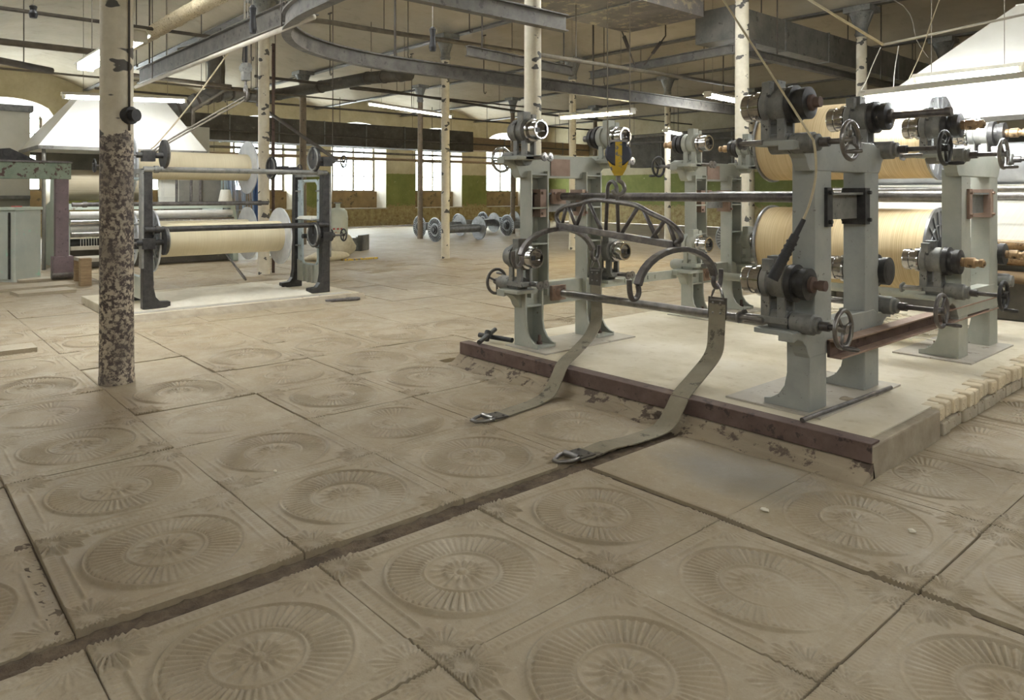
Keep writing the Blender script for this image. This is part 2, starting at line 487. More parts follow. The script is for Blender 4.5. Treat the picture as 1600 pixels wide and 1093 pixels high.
def tile_mesh(name, n, amp, worn_seed=None, soft=1.0):
    g = np.linspace(-1, 1, n + 1); U, V = np.meshgrid(g, g, indexing='ij')
    r = np.hypot(U, V); th = np.arctan2(V, U)
    sm = lambda x, a, b: np.clip((x - a) / (b - a), 0, 1) ** 2 * (3 - 2 * np.clip((x - a) / (b - a), 0, 1))
    ridge = lambda x, c, w: np.exp(-((x - c) / w) ** 2)
    h = np.zeros_like(r)
    h += 0.0075 * ridge(r, 0.745, 0.018)
    h += 0.0060 * (0.5 + 0.5 * np.cos(56 * th)) ** 0.7 * sm(r, 0.38, 0.42) * (1 - sm(r, 0.69, 0.72))
    h += 0.0050 * ridge(r, 0.365, 0.014)
    pet = 0.5 + 0.5 * np.cos(16 * th)
    h += 0.0045 * np.clip(pet - (r / 0.36) ** 2 * 0.6, 0, 1) * (1 - sm(r, 0.28, 0.34)) * sm(r, 0.05, 0.10)
    h += 0.004 * np.abs(np.cos(8 * th)) * ridge(r, 0.17, 0.03)
    h += 0.006 * (1 - sm(r, 0.03, 0.06))
    A, B = np.maximum(abs(U), abs(V)), np.minimum(abs(U), abs(V))
    h += 0.0045 * ridge(A, 0.835, 0.016) * (1 - sm(B, 0.45, 0.52))
    h += 0.0016 * (0.5 + 0.5 * np.cos(2 * PI * B * 17)) * sm(A, 0.885, 0.90) * (1 - sm(A, 0.945, 0.96)) * (1 - sm(B, 0.80, 0.84))
    h += 0.0022 * (sm(B, 0.87, 0.89)) * (1 - sm(A, 0.95, 0.965))
    dc = np.hypot(0.86 - abs(U), 0.86 - abs(V)); ph = np.arctan2(0.86 - abs(V), 0.86 - abs(U))
    edge = 0.31 + 0.05 * np.cos(10 * (ph - PI / 4))
    h += 0.0050 * (0.5 + 0.5 * np.cos(26 * ph)) * sm(dc, 0.05, 0.1) * (1 - sm(dc, edge - 0.05, edge)) * sm(r, 0.77, 0.80)
    h *= amp * 1.9
    rng = np.random.RandomState(worn_seed or 1)
    low = np.zeros_like(h)
    for k in range(14):
        fx, fy = rng.uniform(-5, 5, 2); low += np.cos(fx * U + fy * V + rng.uniform(0, 6.3)) / 14
    h *= np.clip(0.75 + 1.6 * low * soft, 0.15, 1.15)
    h += 0.0016 * low
    X, Y = U * 0.5, V * 0.5
    nv = (n + 1) ** 2
    top = np.stack([X.ravel(), Y.ravel(), h.ravel()], 1)
    idx = np.arange(nv).reshape(n + 1, n + 1)
    q = np.stack([idx[:-1, :-1], idx[1:, :-1], idx[1:, 1:], idx[:-1, 1:]], -1).reshape(-1, 4)
    rim = np.concatenate([idx[:, 0], idx[-1, 1:], idx[-2::-1, -1], idx[0, -2:0:-1]])
    low_v = top[rim].copy(); low_v[:, 2] = -0.034
    ri = np.arange(len(rim)); rj = np.roll(ri, -1)
    sk = np.stack([rim[ri], nv + ri, nv + rj, rim[rj]], 1)
    me = bpy.data.meshes.new(name)
    vs = np.concatenate([top, low_v]); fs = np.concatenate([q, sk])
    me.vertices.add(len(vs)); me.vertices.foreach_set('co', vs.ravel())
    me.loops.add(fs.size); me.loops.foreach_set('vertex_index', fs.ravel().astype(np.int32))
    me.polygons.add(len(fs)); me.polygons.foreach_set('loop_start', np.arange(0, fs.size, 4, dtype=np.int32))
    me.polygons.foreach_set('loop_total', np.full(len(fs), 4, dtype=np.int32))
    me.update(calc_edges=True); me.validate()
    sf = np.zeros(len(fs), bool); sf[:len(q)] = True; me.polygons.foreach_set('use_smooth', sf)
    return me


TM = {'crisp': tile_mesh('tile_crisp', 200, 1.25, 3), 'crisp2': tile_mesh('tile_crisp2', 200, 1.0, 11, 1.4), 'worn': tile_mesh('tile_worn', 150, 0.75, 5, 2.0),
      'far': tile_mesh('tile_far', 100, 0.8, 8, 1.5), 'flat': tile_mesh('tile_flat', 30, 0.12, 9), 'farworn': tile_mesh('tile_farworn', 80, 0.45, 21, 2.0)}
for k_, m_ in TM.items(): m_.materials.append(M['tile'])
PLAT = (-5.19, -1.65, 3.95, 8.9)        # right platform x0 x1 y0 y1
PLAT2 = (-11.6, -9.42, 2.25, 5.35)      # left platform
xs_near = [-2.75 + 0.838 * k for k in range(0, 7)]
xs_far = [-2.862 - 0.852 * k for k in range(0, 24)]
ys_left = [0.54 + 0.832 * k for k in range(-6, 24)]
ys_near = [0.545 - 0.826 * 2, 0.545 - 0.826, 0.545, 1.372, 2.196, 2.962] + [2.992 + 0.835 * k for k in range(1, 9)]
cells = []
for i in range(len(xs_near) - 1):
    for j in range(len(ys_near) - 1):
        y0 = 2.992 if abs(ys_near[j] - 2.962) < 1e-6 else ys_near[j]
        cells.append((xs_near[i], xs_near[i + 1], y0, ys_near[j + 1], 'n', i, j))
for i in range(len(xs_far) - 1):
    for j in range(len(ys_left) - 1):
        cells.append((xs_far[i + 1], xs_far[i], ys_left[j], ys_left[j + 1], 'f', i, j))
vis = []
for c in cells:
    cx, cy = (c[0] + c[1]) / 2, (c[2] + c[3]) / 2
    if cx > PLAT[0] + 0.1 and cx < PLAT[1] - 0.1 and cy > PLAT[2] - 0.05 and cy < PLAT[3]: continue
    if cx > PLAT2[0] and cx < PLAT2[1] and cy > PLAT2[2] and cy < PLAT2[3]: continue
    p = Vector((cx, cy, 0)); d = p.dot(F_); w = p.dot(R_)
    if d < 0.9 or abs(w) > 0.72 * d + 0.9 or d > 17: continue
    vis.append((d, c, cx, cy))
vis.sort(key=lambda a: a[0]); vis = vis[:298]
for d, c, cx, cy in vis:
    rnd = random.random()
    if d < 4.6: kind = 'crisp' if rnd < 0.6 else 'crisp2'
    elif d < 8.5: kind = 'crisp2' if rnd < 0.45 else 'worn'
    else: kind = 'far' if rnd < 0.4 else ('farworn' if rnd < 0.75 else 'flat')
    if c[4] == 'n' and c[5] == 0 and c[6] == 5: kind = 'flat'                       # smooth worn plate before the platform
    if c[4] == 'f' and c[5] in (0,) and c[6] == 3: kind = 'worn'
    if abs(cx + 6.5) < 0.55 and abs(cy - 1.5) < 0.45: kind = 'flat'
    if cy > 3.0 and cx > -1.7 and d < 8: kind = 'crisp2'
    z = random.uniform(-0.003, 0.003)
    if c[4] == 'f' and c[5] == 0: z = 0.007 if c[6] in (6, 7) else 0.004
    if c[4] == 'f' and c[6] == 5: z -= 0.012
    o = bpy.data.objects.new('tile', TM[kind]); COL.objects.link(o); o.parent = floor
    gap = 0.006 if d < 9 else 0.004
    o.scale = (c[1] - c[0] - gap, c[3] - c[2] - gap, random.choice((0.55, 0.75, 0.9, 1.0))); o.location = (cx + random.uniform(-.003, .003), cy + random.uniform(-.003, .003), z)
    o.rotation_euler = (random.uniform(-.003, .003), random.uniform(-.003, .003), random.uniform(-.006, .006) + random.choice((0, PI)))
# dirt bed in the open joints near the camera
db = MB(); db.box((-6.2, -1.5, -0.0338), (2.4, 3.90, -0.017))
def rubble(x0, x1, y0, y1, nx, ny, z0, z1):
    vs = [(x0 + (x1 - x0) * i / nx, y0 + (y1 - y0) * j / ny, random.uniform(z0, z1) if 0 < i < nx and 0 < j < ny else -0.02) for i in range(nx + 1) for j in range(ny + 1)]
    db.add(vs, [(i * (ny + 1) + j, (i + 1) * (ny + 1) + j, (i + 1) * (ny + 1) + j + 1, i * (ny + 1) + j + 1) for i in range(nx) for j in range(ny)], True)
rubble(-2.865, -2.745, -0.4, 3.9, 8, 160, -0.018, -0.001); rubble(-2.75, 1.5, 2.955, 2.998, 160, 5, -0.024, -0.008); rubble(-3.8, -2.86, 0.47, 0.545, 50, 6, -0.016, -0.006)
o = db.build('joint_dirt', 'dirt', floor); o['label'] = 'dark dirt in the open joints between floor tiles'

# ceiling: shallow barrel vaults running from the window wall, with girders on the springing lines
cm = MB(); prof = []
ys_ = [COLY[0] - 4.45] + COLY + [COLY[-1] + 4.45]
for a, b in zip(ys_[:-1], ys_[1:]):
    for i in range(12):
        t = i / 12; prof.append((a + (b - a) * t, SPRING + (CREST - SPRING) * (1 - (2 * t - 1) ** 2)))
prof.append((ys_[-1], SPRING))
n = len(prof)
vs = [(XW - 1, y, z) for y, z in prof] + [(XF + 1, y, z) for y, z in prof] + [(XW - 1, y, 6.2) for y, z in prof] + [(XF + 1, y, 6.2) for y, z in prof]
fs = []
for i in range(n - 1):
    fs += [(i, i + 1, n + i + 1, n + i), (2 * n + i + 1, 2 * n + i, 3 * n + i, 3 * n + i + 1)]
cm.add(vs, fs, False); me = cm.mesh('ceiling')
ceiling = bpy.data.objects.new('ceiling', me); me.materials.append(M['ceiling']); COL.objects.link(ceiling); struct(ceiling)
for y in COLY:
    g = MB(); g.box((XW, y - 0.09, SPRING - 0.06), (XF, y + 0.09, SPRING - 0.035)); g.box((XW, y - 0.015, SPRING - 0.04), (XF, y + 0.015, SPRING + 0.06))
    g.build('girder', 'beam', ceiling)

# window wall with arched, splayed openings
WINY = [3.6 + 4.48 * k for k in range(-3, 6)]
OW, GW, SILL, GZ, ARCH, ARCR = 1.42, 1.10, 0.80, 1.60, 4.15, 0.62     # half widths at the inner face and at the glass, heights
wb = MB(); T = 0.75
edges = [YL - 1] + sum([[y - OW, y + OW] for y in WINY], []) + [YE + 1]
for i in range(0, len(edges), 2):
    wb.box((XW - T, edges[i], 0), (XW, edges[i + 1], 6.2))
for y in WINY:
    wb.box((XW - T, y - OW, 0), (XW, y + OW, SILL))
    N = 14
    for i in range(N):
        a, b = -1 + 2 * i / N, -1 + 2 * (i + 1) / N
        za, zb = ARCH + ARCR * math.sqrt(max(0, 1 - a * a)), ARCH + ARCR * math.sqrt(max(0, 1 - b * b))
        wb.prism([(y + a * OW, za), (y + b * OW, zb), (y + b * OW, 6.2), (y + a * OW, 6.2)], 'x', XW - T, XW)
wall_back = struct(wb.build('wall_back', 'wall'))


def make_window(k, y):
    o = thing('window_%d' % k, None, None, (XW, y, 0)); struct(o); o['label'] = ['arched multi-pane factory window in the green far wall'][0]
    rv = MB(); gx = -0.55
    for sgn in (-1, 1):      # splayed whitewashed reveals
        rv.prism([(-0.001, sgn * OW), (gx, sgn * GW), (gx, sgn * OW)], 'z', SILL, ARCH + 0.05)
    N = 14
    for i in range(N):
        a, b = -1 + 2 * i / N, -1 + 2 * (i + 1) / N
        f = lambda t: math.sqrt(max(0, 1 - t * t))
        P = [(0, y * 0 + a * OW, ARCH + ARCR * f(a)), (0, b * OW, ARCH + ARCR * f(b)), (gx, b * GW, ARCH + 0.42 * f(b)), (gx, a * GW, ARCH + 0.42 * f(a)),
             (gx, a * OW, ARCH + ARCR * f(a) + .02), (gx, b * OW, ARCH + ARCR * f(b) + .02)]
        rv.add(P, [(0, 1, 2, 3), (3, 2, 5, 4), (0, 4, 5, 1)])
    rv.build('reveal', 'reveal', o)
    pn = MB(); pn.box((gx - 0.1, -OW, SILL), (gx + 0.12, OW, GZ)); pn.build('niche_panel', 'panel', o)
    sl = MB(); sl.box((gx + 0.1, -OW, SILL), (0.10, OW, SILL + 0.045)); sl.build('window_sill', 'sill', o)
    fr = MB(); zt = ARCH + 0.40
    fr.box((gx - 0.06, -GW, GZ), (gx, -GW + 0.08, ARCH + .1)); fr.box((gx - 0.06, GW - 0.08, GZ), (gx, GW, ARCH + .1))
    fr.box((gx - 0.06, -GW, GZ), (gx, GW, GZ + 0.07)); fr.box((gx - 0.06, -GW, 3.05), (gx, GW, 3.15))
    fr.box((gx - 0.06, -0.04, GZ), (gx, 0.04, zt))
    fr.build('window_frame', 'winframe', o)
    cols = [-GW + 0.08, -0.56, 0, 0.56, GW - 0.08]; rows = [GZ + 0.07, 2.32, 3.05]; rows2 = [3.15, 3.62, ARCH]
    gb = MB()
    for c in (cols[1], cols[3]): gb.box((gx - 0.045, c - 0.018, GZ), (gx - 0.01, c + 0.018, ARCH + .34))
    for z in (2.32, 3.62, ARCH): gb.box((gx - 0.045, -GW, z - 0.018), (gx - 0.01, GW, z + 0.018))
    gb.build('glazing_bars', 'winframe', o)
    for rws in (rows, rows2):
        for a, b in zip(rws[:-1], rws[1:]):
            for c, d in zip(cols[:-1], cols[1:]):
                p = MB(); p.box((gx - 0.032, c, a), (gx - 0.026, d, b)); p.build('pane', 'glass', o)
    p = MB(); N = 12; pts = [(-GW, ARCH)] + [(-GW + 2 * GW * i / N, ARCH + 0.40 * math.sqrt(max(0, 1 - (-1 + 2 * i / N) ** 2))) for i in range(1, N)] + [(GW, ARCH)]
    p.prism(list(reversed(pts)), 'x', gx - 0.032, gx - 0.026); p.build('pane', 'glass', o)
    return o


for k, y in enumerate(WINY): make_window(k + 1, y)

# other walls (end wall in view; the two behind the camera have plain windows too)
we = MB(); we.box((XW - 1, YE, 0), (XF + 1, YE + 0.6, 6.2)); wall_right = struct(we.build('wall_right', 'wall'))
wl = MB(); wl.box((XW - 1, YL - 0.6, 0), (XF + 1, YL, 6.2)); struct(wl.build('wall_left', 'wall'))
wf = MB(); wf.box((XF, YL - 0.6, 0), (XF + 0.6, YE + 0.6, 6.2)); struct(wf.build('wall_front', 'wall'))
ip = MB(); ip.box((-19.6, -6, 0), (-19.3, 2.75, 3.3)); wi = struct(ip.build('wall_inner', 'partition'))
cp = MB(); cp.box((-19.68, -6, 3.3), (-19.2, 2.8, 3.44)); cp.build('coping', 'greydark', wi)
dl = MB(); dl.box((-19.3, -6, 1.38), (-19.24, 2.75, 1.46)); dl.build('dado_rail', 'greydark', wi)


pi_ = MB(); pi_.box((-21.1, 5.9, 0), (-20.5, 7.05, 3.3)); struct(pi_.build('wall_pier', 'partition'))


# columns
def column(x, y, r, label, mat='col', lean=0.0):
    o = thing('column', label, 'column', (x, y, 0), 0, 'cast iron columns of the hall')
    s = MB(); s.lathe((0, 0, 0), (0, 0, 1), [(r * 1.03, -0.03), (r, 0.4), (r * 0.97, 2.5), (r * 0.92, 4.85)], 28); s.build('shaft', mat, o)
    b = MB(); b.disc((0, 0, 0), (0, 0, 1), [(r * 1.06, -0.03), (r * 1.05, 0.05), (r, 0.07)], 24); b.build('base', mat, o)
    c = MB(); c.lathe((0, 0, 0), (0, 0, 1), [(r, 4.60), (r * 1.3, 4.66), (r * 1.05, 4.70), (r * 1.15, 4.80), (r * 1.9, 5.02), (r * 2.2, 5.08)], 20)
    c.cbox((0, 0, 5.13), (r * 5, r * 4.6, 0.11)); c.build('capital', 'greydark', o)
    for sx in (-1, 1):
        k = MB(); k.prism([(sx * r * 0.9, 4.72), (sx * (r + 0.14), 5.08), (sx * (r * 0.9), 5.08)], 'y', -0.03, 0.03); k.build('bracket', 'greydark', o)
    if lean: o.rotation_euler[1] = lean
    return o


R1, R2, R3 = -6.4, -13.6, -20.9
cL = column(-6.50, 1.51, 0.124, 'thick peeling cast iron column in the left foreground', 'colpeel')
s = MB(); d_ = R_ * 0.95 - F_ * 0.3; s.cyl(d_ * 0.10 + Vector((0, 0, 2.12)), d_ * 0.155 + Vector((0, 0, 2.12)), 0.07, n=18); s.cyl(d_ * 0.15 + Vector((0, 0, 2.12)), d_ * 0.20 + Vector((0, 0, 2.12)), 0.05, n=16); s.build('switch', 'black', cL)
s = MB(); s.tube([d_ * 0.128 + Vector((0, 0, 2.0)), d_ * 0.126 + Vector((0, 0, 3.0)), d_ * 0.122 + Vector((0, 0, 4.6))], 0.008, 6); s.build('conduit', 'pipedark', cL)
column(R1, 5.95, 0.105, 'white column with dark dabs behind the empty beam rack')
column(R1, 10.5, 0.113, 'white dashed column left of the upper loaded yarn beam')
column(R1, 14.85, 0.105, 'grey column under the ducts above the loaded beam rack', 'col')
column(R1, 19.3, 0.105, 'column at the top of the sloping hood on the right', 'col')
column(-13.4, 5.6, 0.105, 'white dashed column behind the left yarn beams')
column(-13.9, 10.15, 0.098, 'slim white dashed column standing alone before the empty beams')
column(-14.0, 14.5, 0.10, 'dashed column hidden behind the lifting beam')
column(-14.2, 19.0, 0.10, 'distant column with a green flared capital over the middle of the hall')
column(R3, 9.95, 0.105, 'dark column wrapped by the round pipe behind the left stand', 'coldark')
column(R3, 14.2, 0.09, 'dark slim column at the left end of the empty beams', 'coldark')
column(-21.3, 18.75, 0.09, 'brown slim column in front of the fourth window', 'coldark')
column(R3, 23.0, 0.09, 'far brown column seen between the posts of the empty rack', 'coldark')
column(-14.0, 23.6, 0.10, 'far column near the green end wall')

# ================================================================== RIGHT PLATFORM
px0, px1, py0, py1 = PLAT; PH = 0.19
plat = thing('machine_platform', 'low dusty concrete platform with rusty edge rail and brick side under the right racks', 'platform', (0, 0, 0))
pm = MB(); pm.box((px0 + 0.02, py0 + 0.05, -0.03), (px1 - 0.06, py1, PH - 0.004)); pm.build('concrete_bed', 'platform', plat)
rl = MB(); rl.box((px0, py0 - 0.005, PH - 0.10), (px1, py0 + 0.01, PH + 0.003)); rl.box((px0, py0, PH - 0.008), (px1, py0 + 0.10, PH + 0.004))
rl.build('edge_rail', 'rust', plat, 'rusty angle iron rail', bevel=0.003)
# crumbling timber and mortar under the rail
nseg = 30; tv = MB(); pts = []
for i in range(nseg + 1):
    x = px0 - 0.02 + (px1 - px0 + 0.02) * i / nseg; b = 0.02 * math.sin(i * 1.7) + 0.012 * math.sin(i * 4.1)
    pts.append([(x, py0 + 0.02, PH - 0.10), (x, py0 - 0.005 - 0.2 * abs(b), PH - 0.11), (x, py0 - 0.035 + 0.4 * b, 0.055), (x, py0 - 0.05 + b, 0.04), (x, py0 - 0.11 + 1.2 * b, 0.012), (x, py0 - 0.16 + 1.5 * b, -0.03), (x, py0 + 0.05, -0.03)])
m_ = len(pts[0]); vs = [p for row in pts for p in row]
fs = [(i * m_ + j, (i + 1) * m_ + j, (i + 1) * m_ + j + 1, i * m_ + j + 1) for i in range(nseg) for j in range(m_ - 1)] + [tuple(range(m_)), tuple(reversed(range(nseg * m_, nseg * m_ + m_)))]
tv.add(vs, fs, False); tv.build('crumbling_plinth', 'timber', plat)
# concrete patch at the corner, then bricks
pc = MB(); pc.box((px1 - 0.07, py0 + 0.01, -0.03), (px1, py0 + 0.98, PH - 0.012)); pc.build('corner_patch', 'mortar', plat, bevel=0.01)
pb = MB(); pb.box((px1 - 0.09, py0 + 0.95, -0.03), (px1 - 0.035, py1, PH - 0.03)); pb.build('mortar_bed', 'mortar', plat)
bm_h = MB(); bm_h.box((-0.12, -0.056, -0.045), (0.0, 0.056, 0.05)); bh = bm_h.mesh('brick_header')
bm_s = MB(); bm_s.box((-0.10, -0.12, -0.04), (0.0, 0.12, 0.04)); bs = bm_s.mesh('brick_stretcher')
y = py0 + 1.05
while y < py1 - 0.1:
    o = link_part('brick', bh, 'brick', plat, (px1 - 0.005 + random.uniform(-.012, .012), y, PH - 0.048 + random.uniform(-.008, .006)), (0, 0, random.uniform(-.08, .08)), (1, random.uniform(0.86, 1.0), 1))
    b = o.modifiers.new('bevel', 'BEVEL'); b.width = 0.016; b.segments = 2
    y += 0.122
y = py0 + 1.10; k = 0
while y < py1 - 0.2:
    L = 0.24 if k % 3 else 0.13
    o = link_part('brick', bs, 'brick2', plat, (px1 - 0.012 + random.uniform(-.01, .01), y, 0.045), (0, 0, random.uniform(-.04, .04)), (1, L / 0.25, 1))
    b = o.modifiers.new('bevel', 'BEVEL'); b.width = 0.010; b.segments = 2
    y += L / 2 + 0.015 + (0.24 if (k + 1) % 3 else 0.13) / 2; k += 1


# ================================================================== BEAM RACKS (right)
FB = PH + 0.008                        # feet of the stands rest on plates
def arc(cx, cz, r, a0, a1, n=6): return [(cx + r * math.cos(a0 + (a1 - a0) * i / n), cz + r * math.sin(a0 + (a1 - a0) * i / n)) for i in range(n + 1)]


def handwheel(parent, c, R, mat, crank=True, rot=0.3, outward=-1):
    w = MB(); w.torus(c, (1, 0, 0), R, R * 0.13, 26, 8); c = Vector(c)
    for i in range(3):
        a = rot + i * 2 * PI / 3; w.tube([c, c + Vector((0, math.cos(a), math.sin(a))) * R], R * 0.10, 6)
    w.cyl(c - Vector((R * .22, 0, 0)), c + Vector((R * .22, 0, 0)), R * 0.22, n=12)
    if crank:
        e = c + Vector((0, math.cos(rot), math.sin(rot))) * R
        w.lathe(e, (outward, 0, 0), [(0.008, 0), (0.011, 0.02), (0.014, 0.06), (0.010, 0.10), (0.0, 0.105)], 10)
    return w.build('handwheel', mat, parent)


def bearing_head(parent, y, z, shaft=0.10, shaftmat='rust', wheel=True, wheelmat='steel', fork=True, housing='greydark', sy=1, hrot=0.3, wl=0.26, drum=True):
    """carries one end of a yarn beam; local x points in towards the beam; z is the beam axis"""
    h = thing('bearing_head', None, None, (0.07, y, z)); h.parent = parent
    b = MB(); b.box((-0.13, -0.07, -0.245), (0.06, 0.07, -0.205))
    for yy in (-0.062, 0.038): b.box((-0.01, yy, -0.21), (0.045, yy + 0.024, -0.04)); b.box((-0.11, yy, -0.21), (-0.06, yy + 0.024, -0.04))
    b.disc((-0.12, 0, 0), (1, 0, 0), [(0.0, 0), (0.098, 0), (0.105, 0.01), (0.105, 0.06), (0.092, 0.065), (0.092, 0.11), (0.108, 0.115), (0.108, 0.15), (0.09, 0.165), (0.075, 0.17)], 28)
    b.box((-0.045, -0.075, 0.03), (0.03, 0.015, 0.155)); b.box((-0.03, 0.035, 0.04), (0.025, 0.085, 0.14))
    b.cyl((-0.12, 0, -0.232), (0.0, 0, -0.232), 0.062, n=18)
    b.build('housing', housing, h, bevel=0.004)
    c = MB(); c.disc((0.05, 0, 0), (1, 0, 0), [(0.092, 0), (0.096, 0.01), (0.096, 0.03), (0.078, 0.034), (0.078, 0.07), (0.085, 0.074), (0.085, 0.115), (0.079, 0.123), (0.066, 0.123), (0.063, 0.07), (0.0, 0.07)], 28)
    c.build('chuck', 'chrome', h)
    sp = MB(); sp.cbox((0.125, 0, 0), (0.02, 0.036, 0.036)); sp.build('drive_square', 'iron', h)
    for yy, L in ((0.03, 0.17), (0.115, 0.15)):
        g = MB(); g.cyl((0.0, yy, -0.225), (L, yy, -0.225), 0.016, n=10); g.disc((L, yy, -0.225), (1, 0, 0), [(0, 0), (0.036, 0), (0.038, 0.008), (0.034, 0.014), (0.012, 0.016), (0.01, 0.022), (0, 0.022)], 18)
        g.build('guide_pin', 'steel', h)
    d = MB()
    if drum: d.disc((-0.12, 0, 0), (-1, 0, 0), [(0.108, 0), (0.112, 0.005), (0.112, 0.04), (0.085, 0.045), (0.085, 0.07), (0.095, 0.075), (0.095, 0.115), (0.06, 0.12), (0, 0.12)], 28)
    else: d.disc((-0.12, 0, 0), (-1, 0, 0), [(0.08, 0), (0.08, 0.05), (0.05, 0.06), (0, 0.06)], 24)
    d.build('brake_drum', 'iron' if drum else housing, h)
    if shaft:
        s = MB(); x0 = -0.24 if drum else -0.18
        if shaftmat == 'brass':
            s.disc((x0, 0, 0), (-1, 0, 0), [(0.036, 0), (0.036, 0.02), (0.03, 0.025), (0.04, 0.03), (0.042, 0.09), (0.03, 0.10), (0.026, 0.12), (0.034, 0.125), (0.034, 0.15), (0.02, 0.155), (0.02, shaft + .1), (0, shaft + .1)], 16)
        else:
            s.disc((x0, 0, 0), (-1, 0, 0), [(0.048, 0), (0.048, 0.02), (0.026, 0.025), (0.026, shaft), (0.031, shaft + .002), (0.031, shaft + .04), (0, shaft + .04)], 16)
        s.build('shaft_end', shaftmat, h)
    sb = MB(); sb.disc((-0.13, 0, -0.232), (-1, 0, 0), [(0.0, 0), (0.058, 0), (0.062, 0.006), (0.062, 0.13), (0.05, 0.14), (0.05, 0.16), (0.03, 0.165), (0, 0.165)], 20)
    sb.build('slide_block', housing, h)
    if wheel:
        w = MB(); w.cyl((-0.28, 0, -0.232), (-0.28 - wl, 0, -0.232), 0.017, n=10); w.disc((-0.30, 0, -0.232), (-1, 0, 0), [(0.028, 0), (0.028, 0.05), (0.017, 0.05)], 12); w.build('spindle', 'rodsteel', h)
        handwheel(h, (-0.28 - wl, 0, -0.232), 0.105, wheelmat, True, hrot)
    return h


def beam_stand(loc, rz, label, paint, heads, flare, platemat='rustplate'):
    """cast frame of two channel posts with four bracket arms; local x points in towards the beam"""
    o = thing('beam_stand', label, 'stand', loc, rz, 'cast iron beam stands on the right platform')
    for sg in (-1, 1):
        ya, yb = sorted((sg * 0.27, sg * 0.485)); p = MB(); sh = -sg * 0.065 if sg == flare else 0.0
        p.box((-0.125, ya + 0.0015, 0.001), (-0.10, yb - 0.0015, 0.42)); p.box((-0.125, ya + sh + 0.0015, 0.42), (-0.10, yb + sh - 0.0015, 1.50))
        for yy in (ya, yb - 0.02):
            foot = [(-0.122, 0.0), (0.17, 0.0), (0.17, 0.035)] + [(0.17 - 0.15 * math.sin(t), 0.035 + 0.18 * (1 - math.cos(t))) for t in (0.3, 0.7, 1.1, 1.57)] + [(0.02, 0.46), (-0.122, 0.46)]
            p.prism(foot, 'y', yy, yy + 0.02); p.box((-0.1215, yy + sh + 0.0005, 0.41), (0.0195, yy + sh + 0.0195, 1.499))
        p.box((-0.11, ya + 0.002, 0.0008), (0.168, yb - 0.002, 0.022)); p.box((-0.105, ya + 0.003, 0.33), (0.015, yb - 0.003, 0.346))
        for z in (0.86, 1.17, 1.46): p.box((-0.105, ya + sh + 0.003, z), (0.015, yb + sh - 0.003, z + 0.016))
        p.build('post', paint, o, bevel=0.004)
        bt = MB(); bt.cyl((0.08, (ya + yb) / 2, 0.02), (0.08, (ya + yb) / 2, 0.10), 0.014, n=8); bt.cyl((0.08, (ya + yb) / 2, 0.022), (0.08, (ya + yb) / 2, 0.045), 0.026, n=6)
        bt.build('anchor_bolt', 'rust', o)
    for zt, name in ((1.64, 'top_crosspiece'), (0.525, 'lower_crosspiece')):
        c = MB(); h = 0.20; zb = zt - h
        poly = [(-0.485, zb), (0.485, zb)] + [(0.485 + 0.02 + 0.15 * (1 - math.cos(t)), zb - 0.06 + 0.13 * math.sin(t) + 0.06) for t in (0.2, 0.6, 1.0, 1.4)] + [(0.68, zt - 0.085), (0.68, zt - 0.03), (0.46, zt - 0.03), (0.40, zt), (-0.40, zt), (-0.46, zt - 0.03), (-0.68, zt - 0.03), (-0.68, zt - 0.085)]
        poly += [(-(0.485 + 0.02 + 0.15 * (1 - math.cos(t))), zb - 0.06 + 0.13 * math.sin(t) + 0.06) for t in (1.4, 1.0, 0.6, 0.2)]
        c.prism(poly, 'x', -0.128, -0.03)
        c.box((-0.115, -0.675, zt - 0.055), (0.13, -0.445, zt - 0.025)); c.box((-0.115, 0.445, zt - 0.055), (0.13, 0.675, zt - 0.025))
        c.build(name, paint, o, bevel=0.005)
    m = MB(); m.box((-0.09, -0.30, 1.14), (-0.07, 0.30, 1.31)); m.box((-0.13, -0.30, 1.295), (-0.03, 0.30, 1.31)); m.build('middle_brace', 'greydark', o)
    for sg in (-1, 1):
        e = MB(); e.box((-0.145, min(sg * 0.23, sg * 0.30), 1.10), (0.01, max(sg * 0.23, sg * 0.30), 1.34))
        for z in (1.13, 1.31): e.cyl((-0.165, sg * 0.275, z), (0.03, sg * 0.275, z), 0.014, n=6)
        e.build('bolted_plate', platemat, o)
    np_ = MB(); np_.box((-0.03, -0.14, 1.46), (-0.022, 0.10, 1.61)); np_.build('name_plate', 'rustplate', o, 'blank brown metal plate')
    for kw in heads: bearing_head(o, **kw)
    return o


ZU, ZL = 2.03 - FB, 0.97 - FB
YA, YB = 4.70, 6.95
for (x0, x1, y0, y1, lab) in ((-2.66, -2.03, 4.17, 5.32, 'grey steel floor plate under the near right beam stand'), (-2.50, -1.92, 6.38, 7.45, 'grey steel floor plate under the far right beam stand'),
                              (-4.82, -4.32, 4.16, 5.30, 'dusty floor plate under the near left beam stand'), (-4.90, -4.36, 6.55, 7.65, 'dusty floor plate under the far left beam stand')):
    p = MB(); p.box((x0, y0, PH - 0.006), (x1, y1, FB)); tag(p.build('floor_plate', 'plate'), lab, 'plate', 'plates under the beam stands')
A_ = beam_stand((-2.245, YA, FB), PI, 'near right grey beam stand with a big drum brake and long shaft', 'grey', [
    dict(y=0.56, z=ZU, shaft=0.02, wheel=True, wheelmat='steel', hrot=5.6, wl=0.19), dict(y=-0.56, z=ZU, shaft=0.34, shaftmat='rodsteel', wheel=True, wheelmat='iron', hrot=4.4, wl=0.30),
    dict(y=0.56, z=ZL, shaft=0.05, shaftmat='rust', wheelmat='steel', hrot=5.0, wl=0.15), dict(y=-0.56, z=ZL, shaft=0.0, wheel=True, wheelmat='rodsteel', hrot=4.2, wl=0.28)], 1, 'iron')
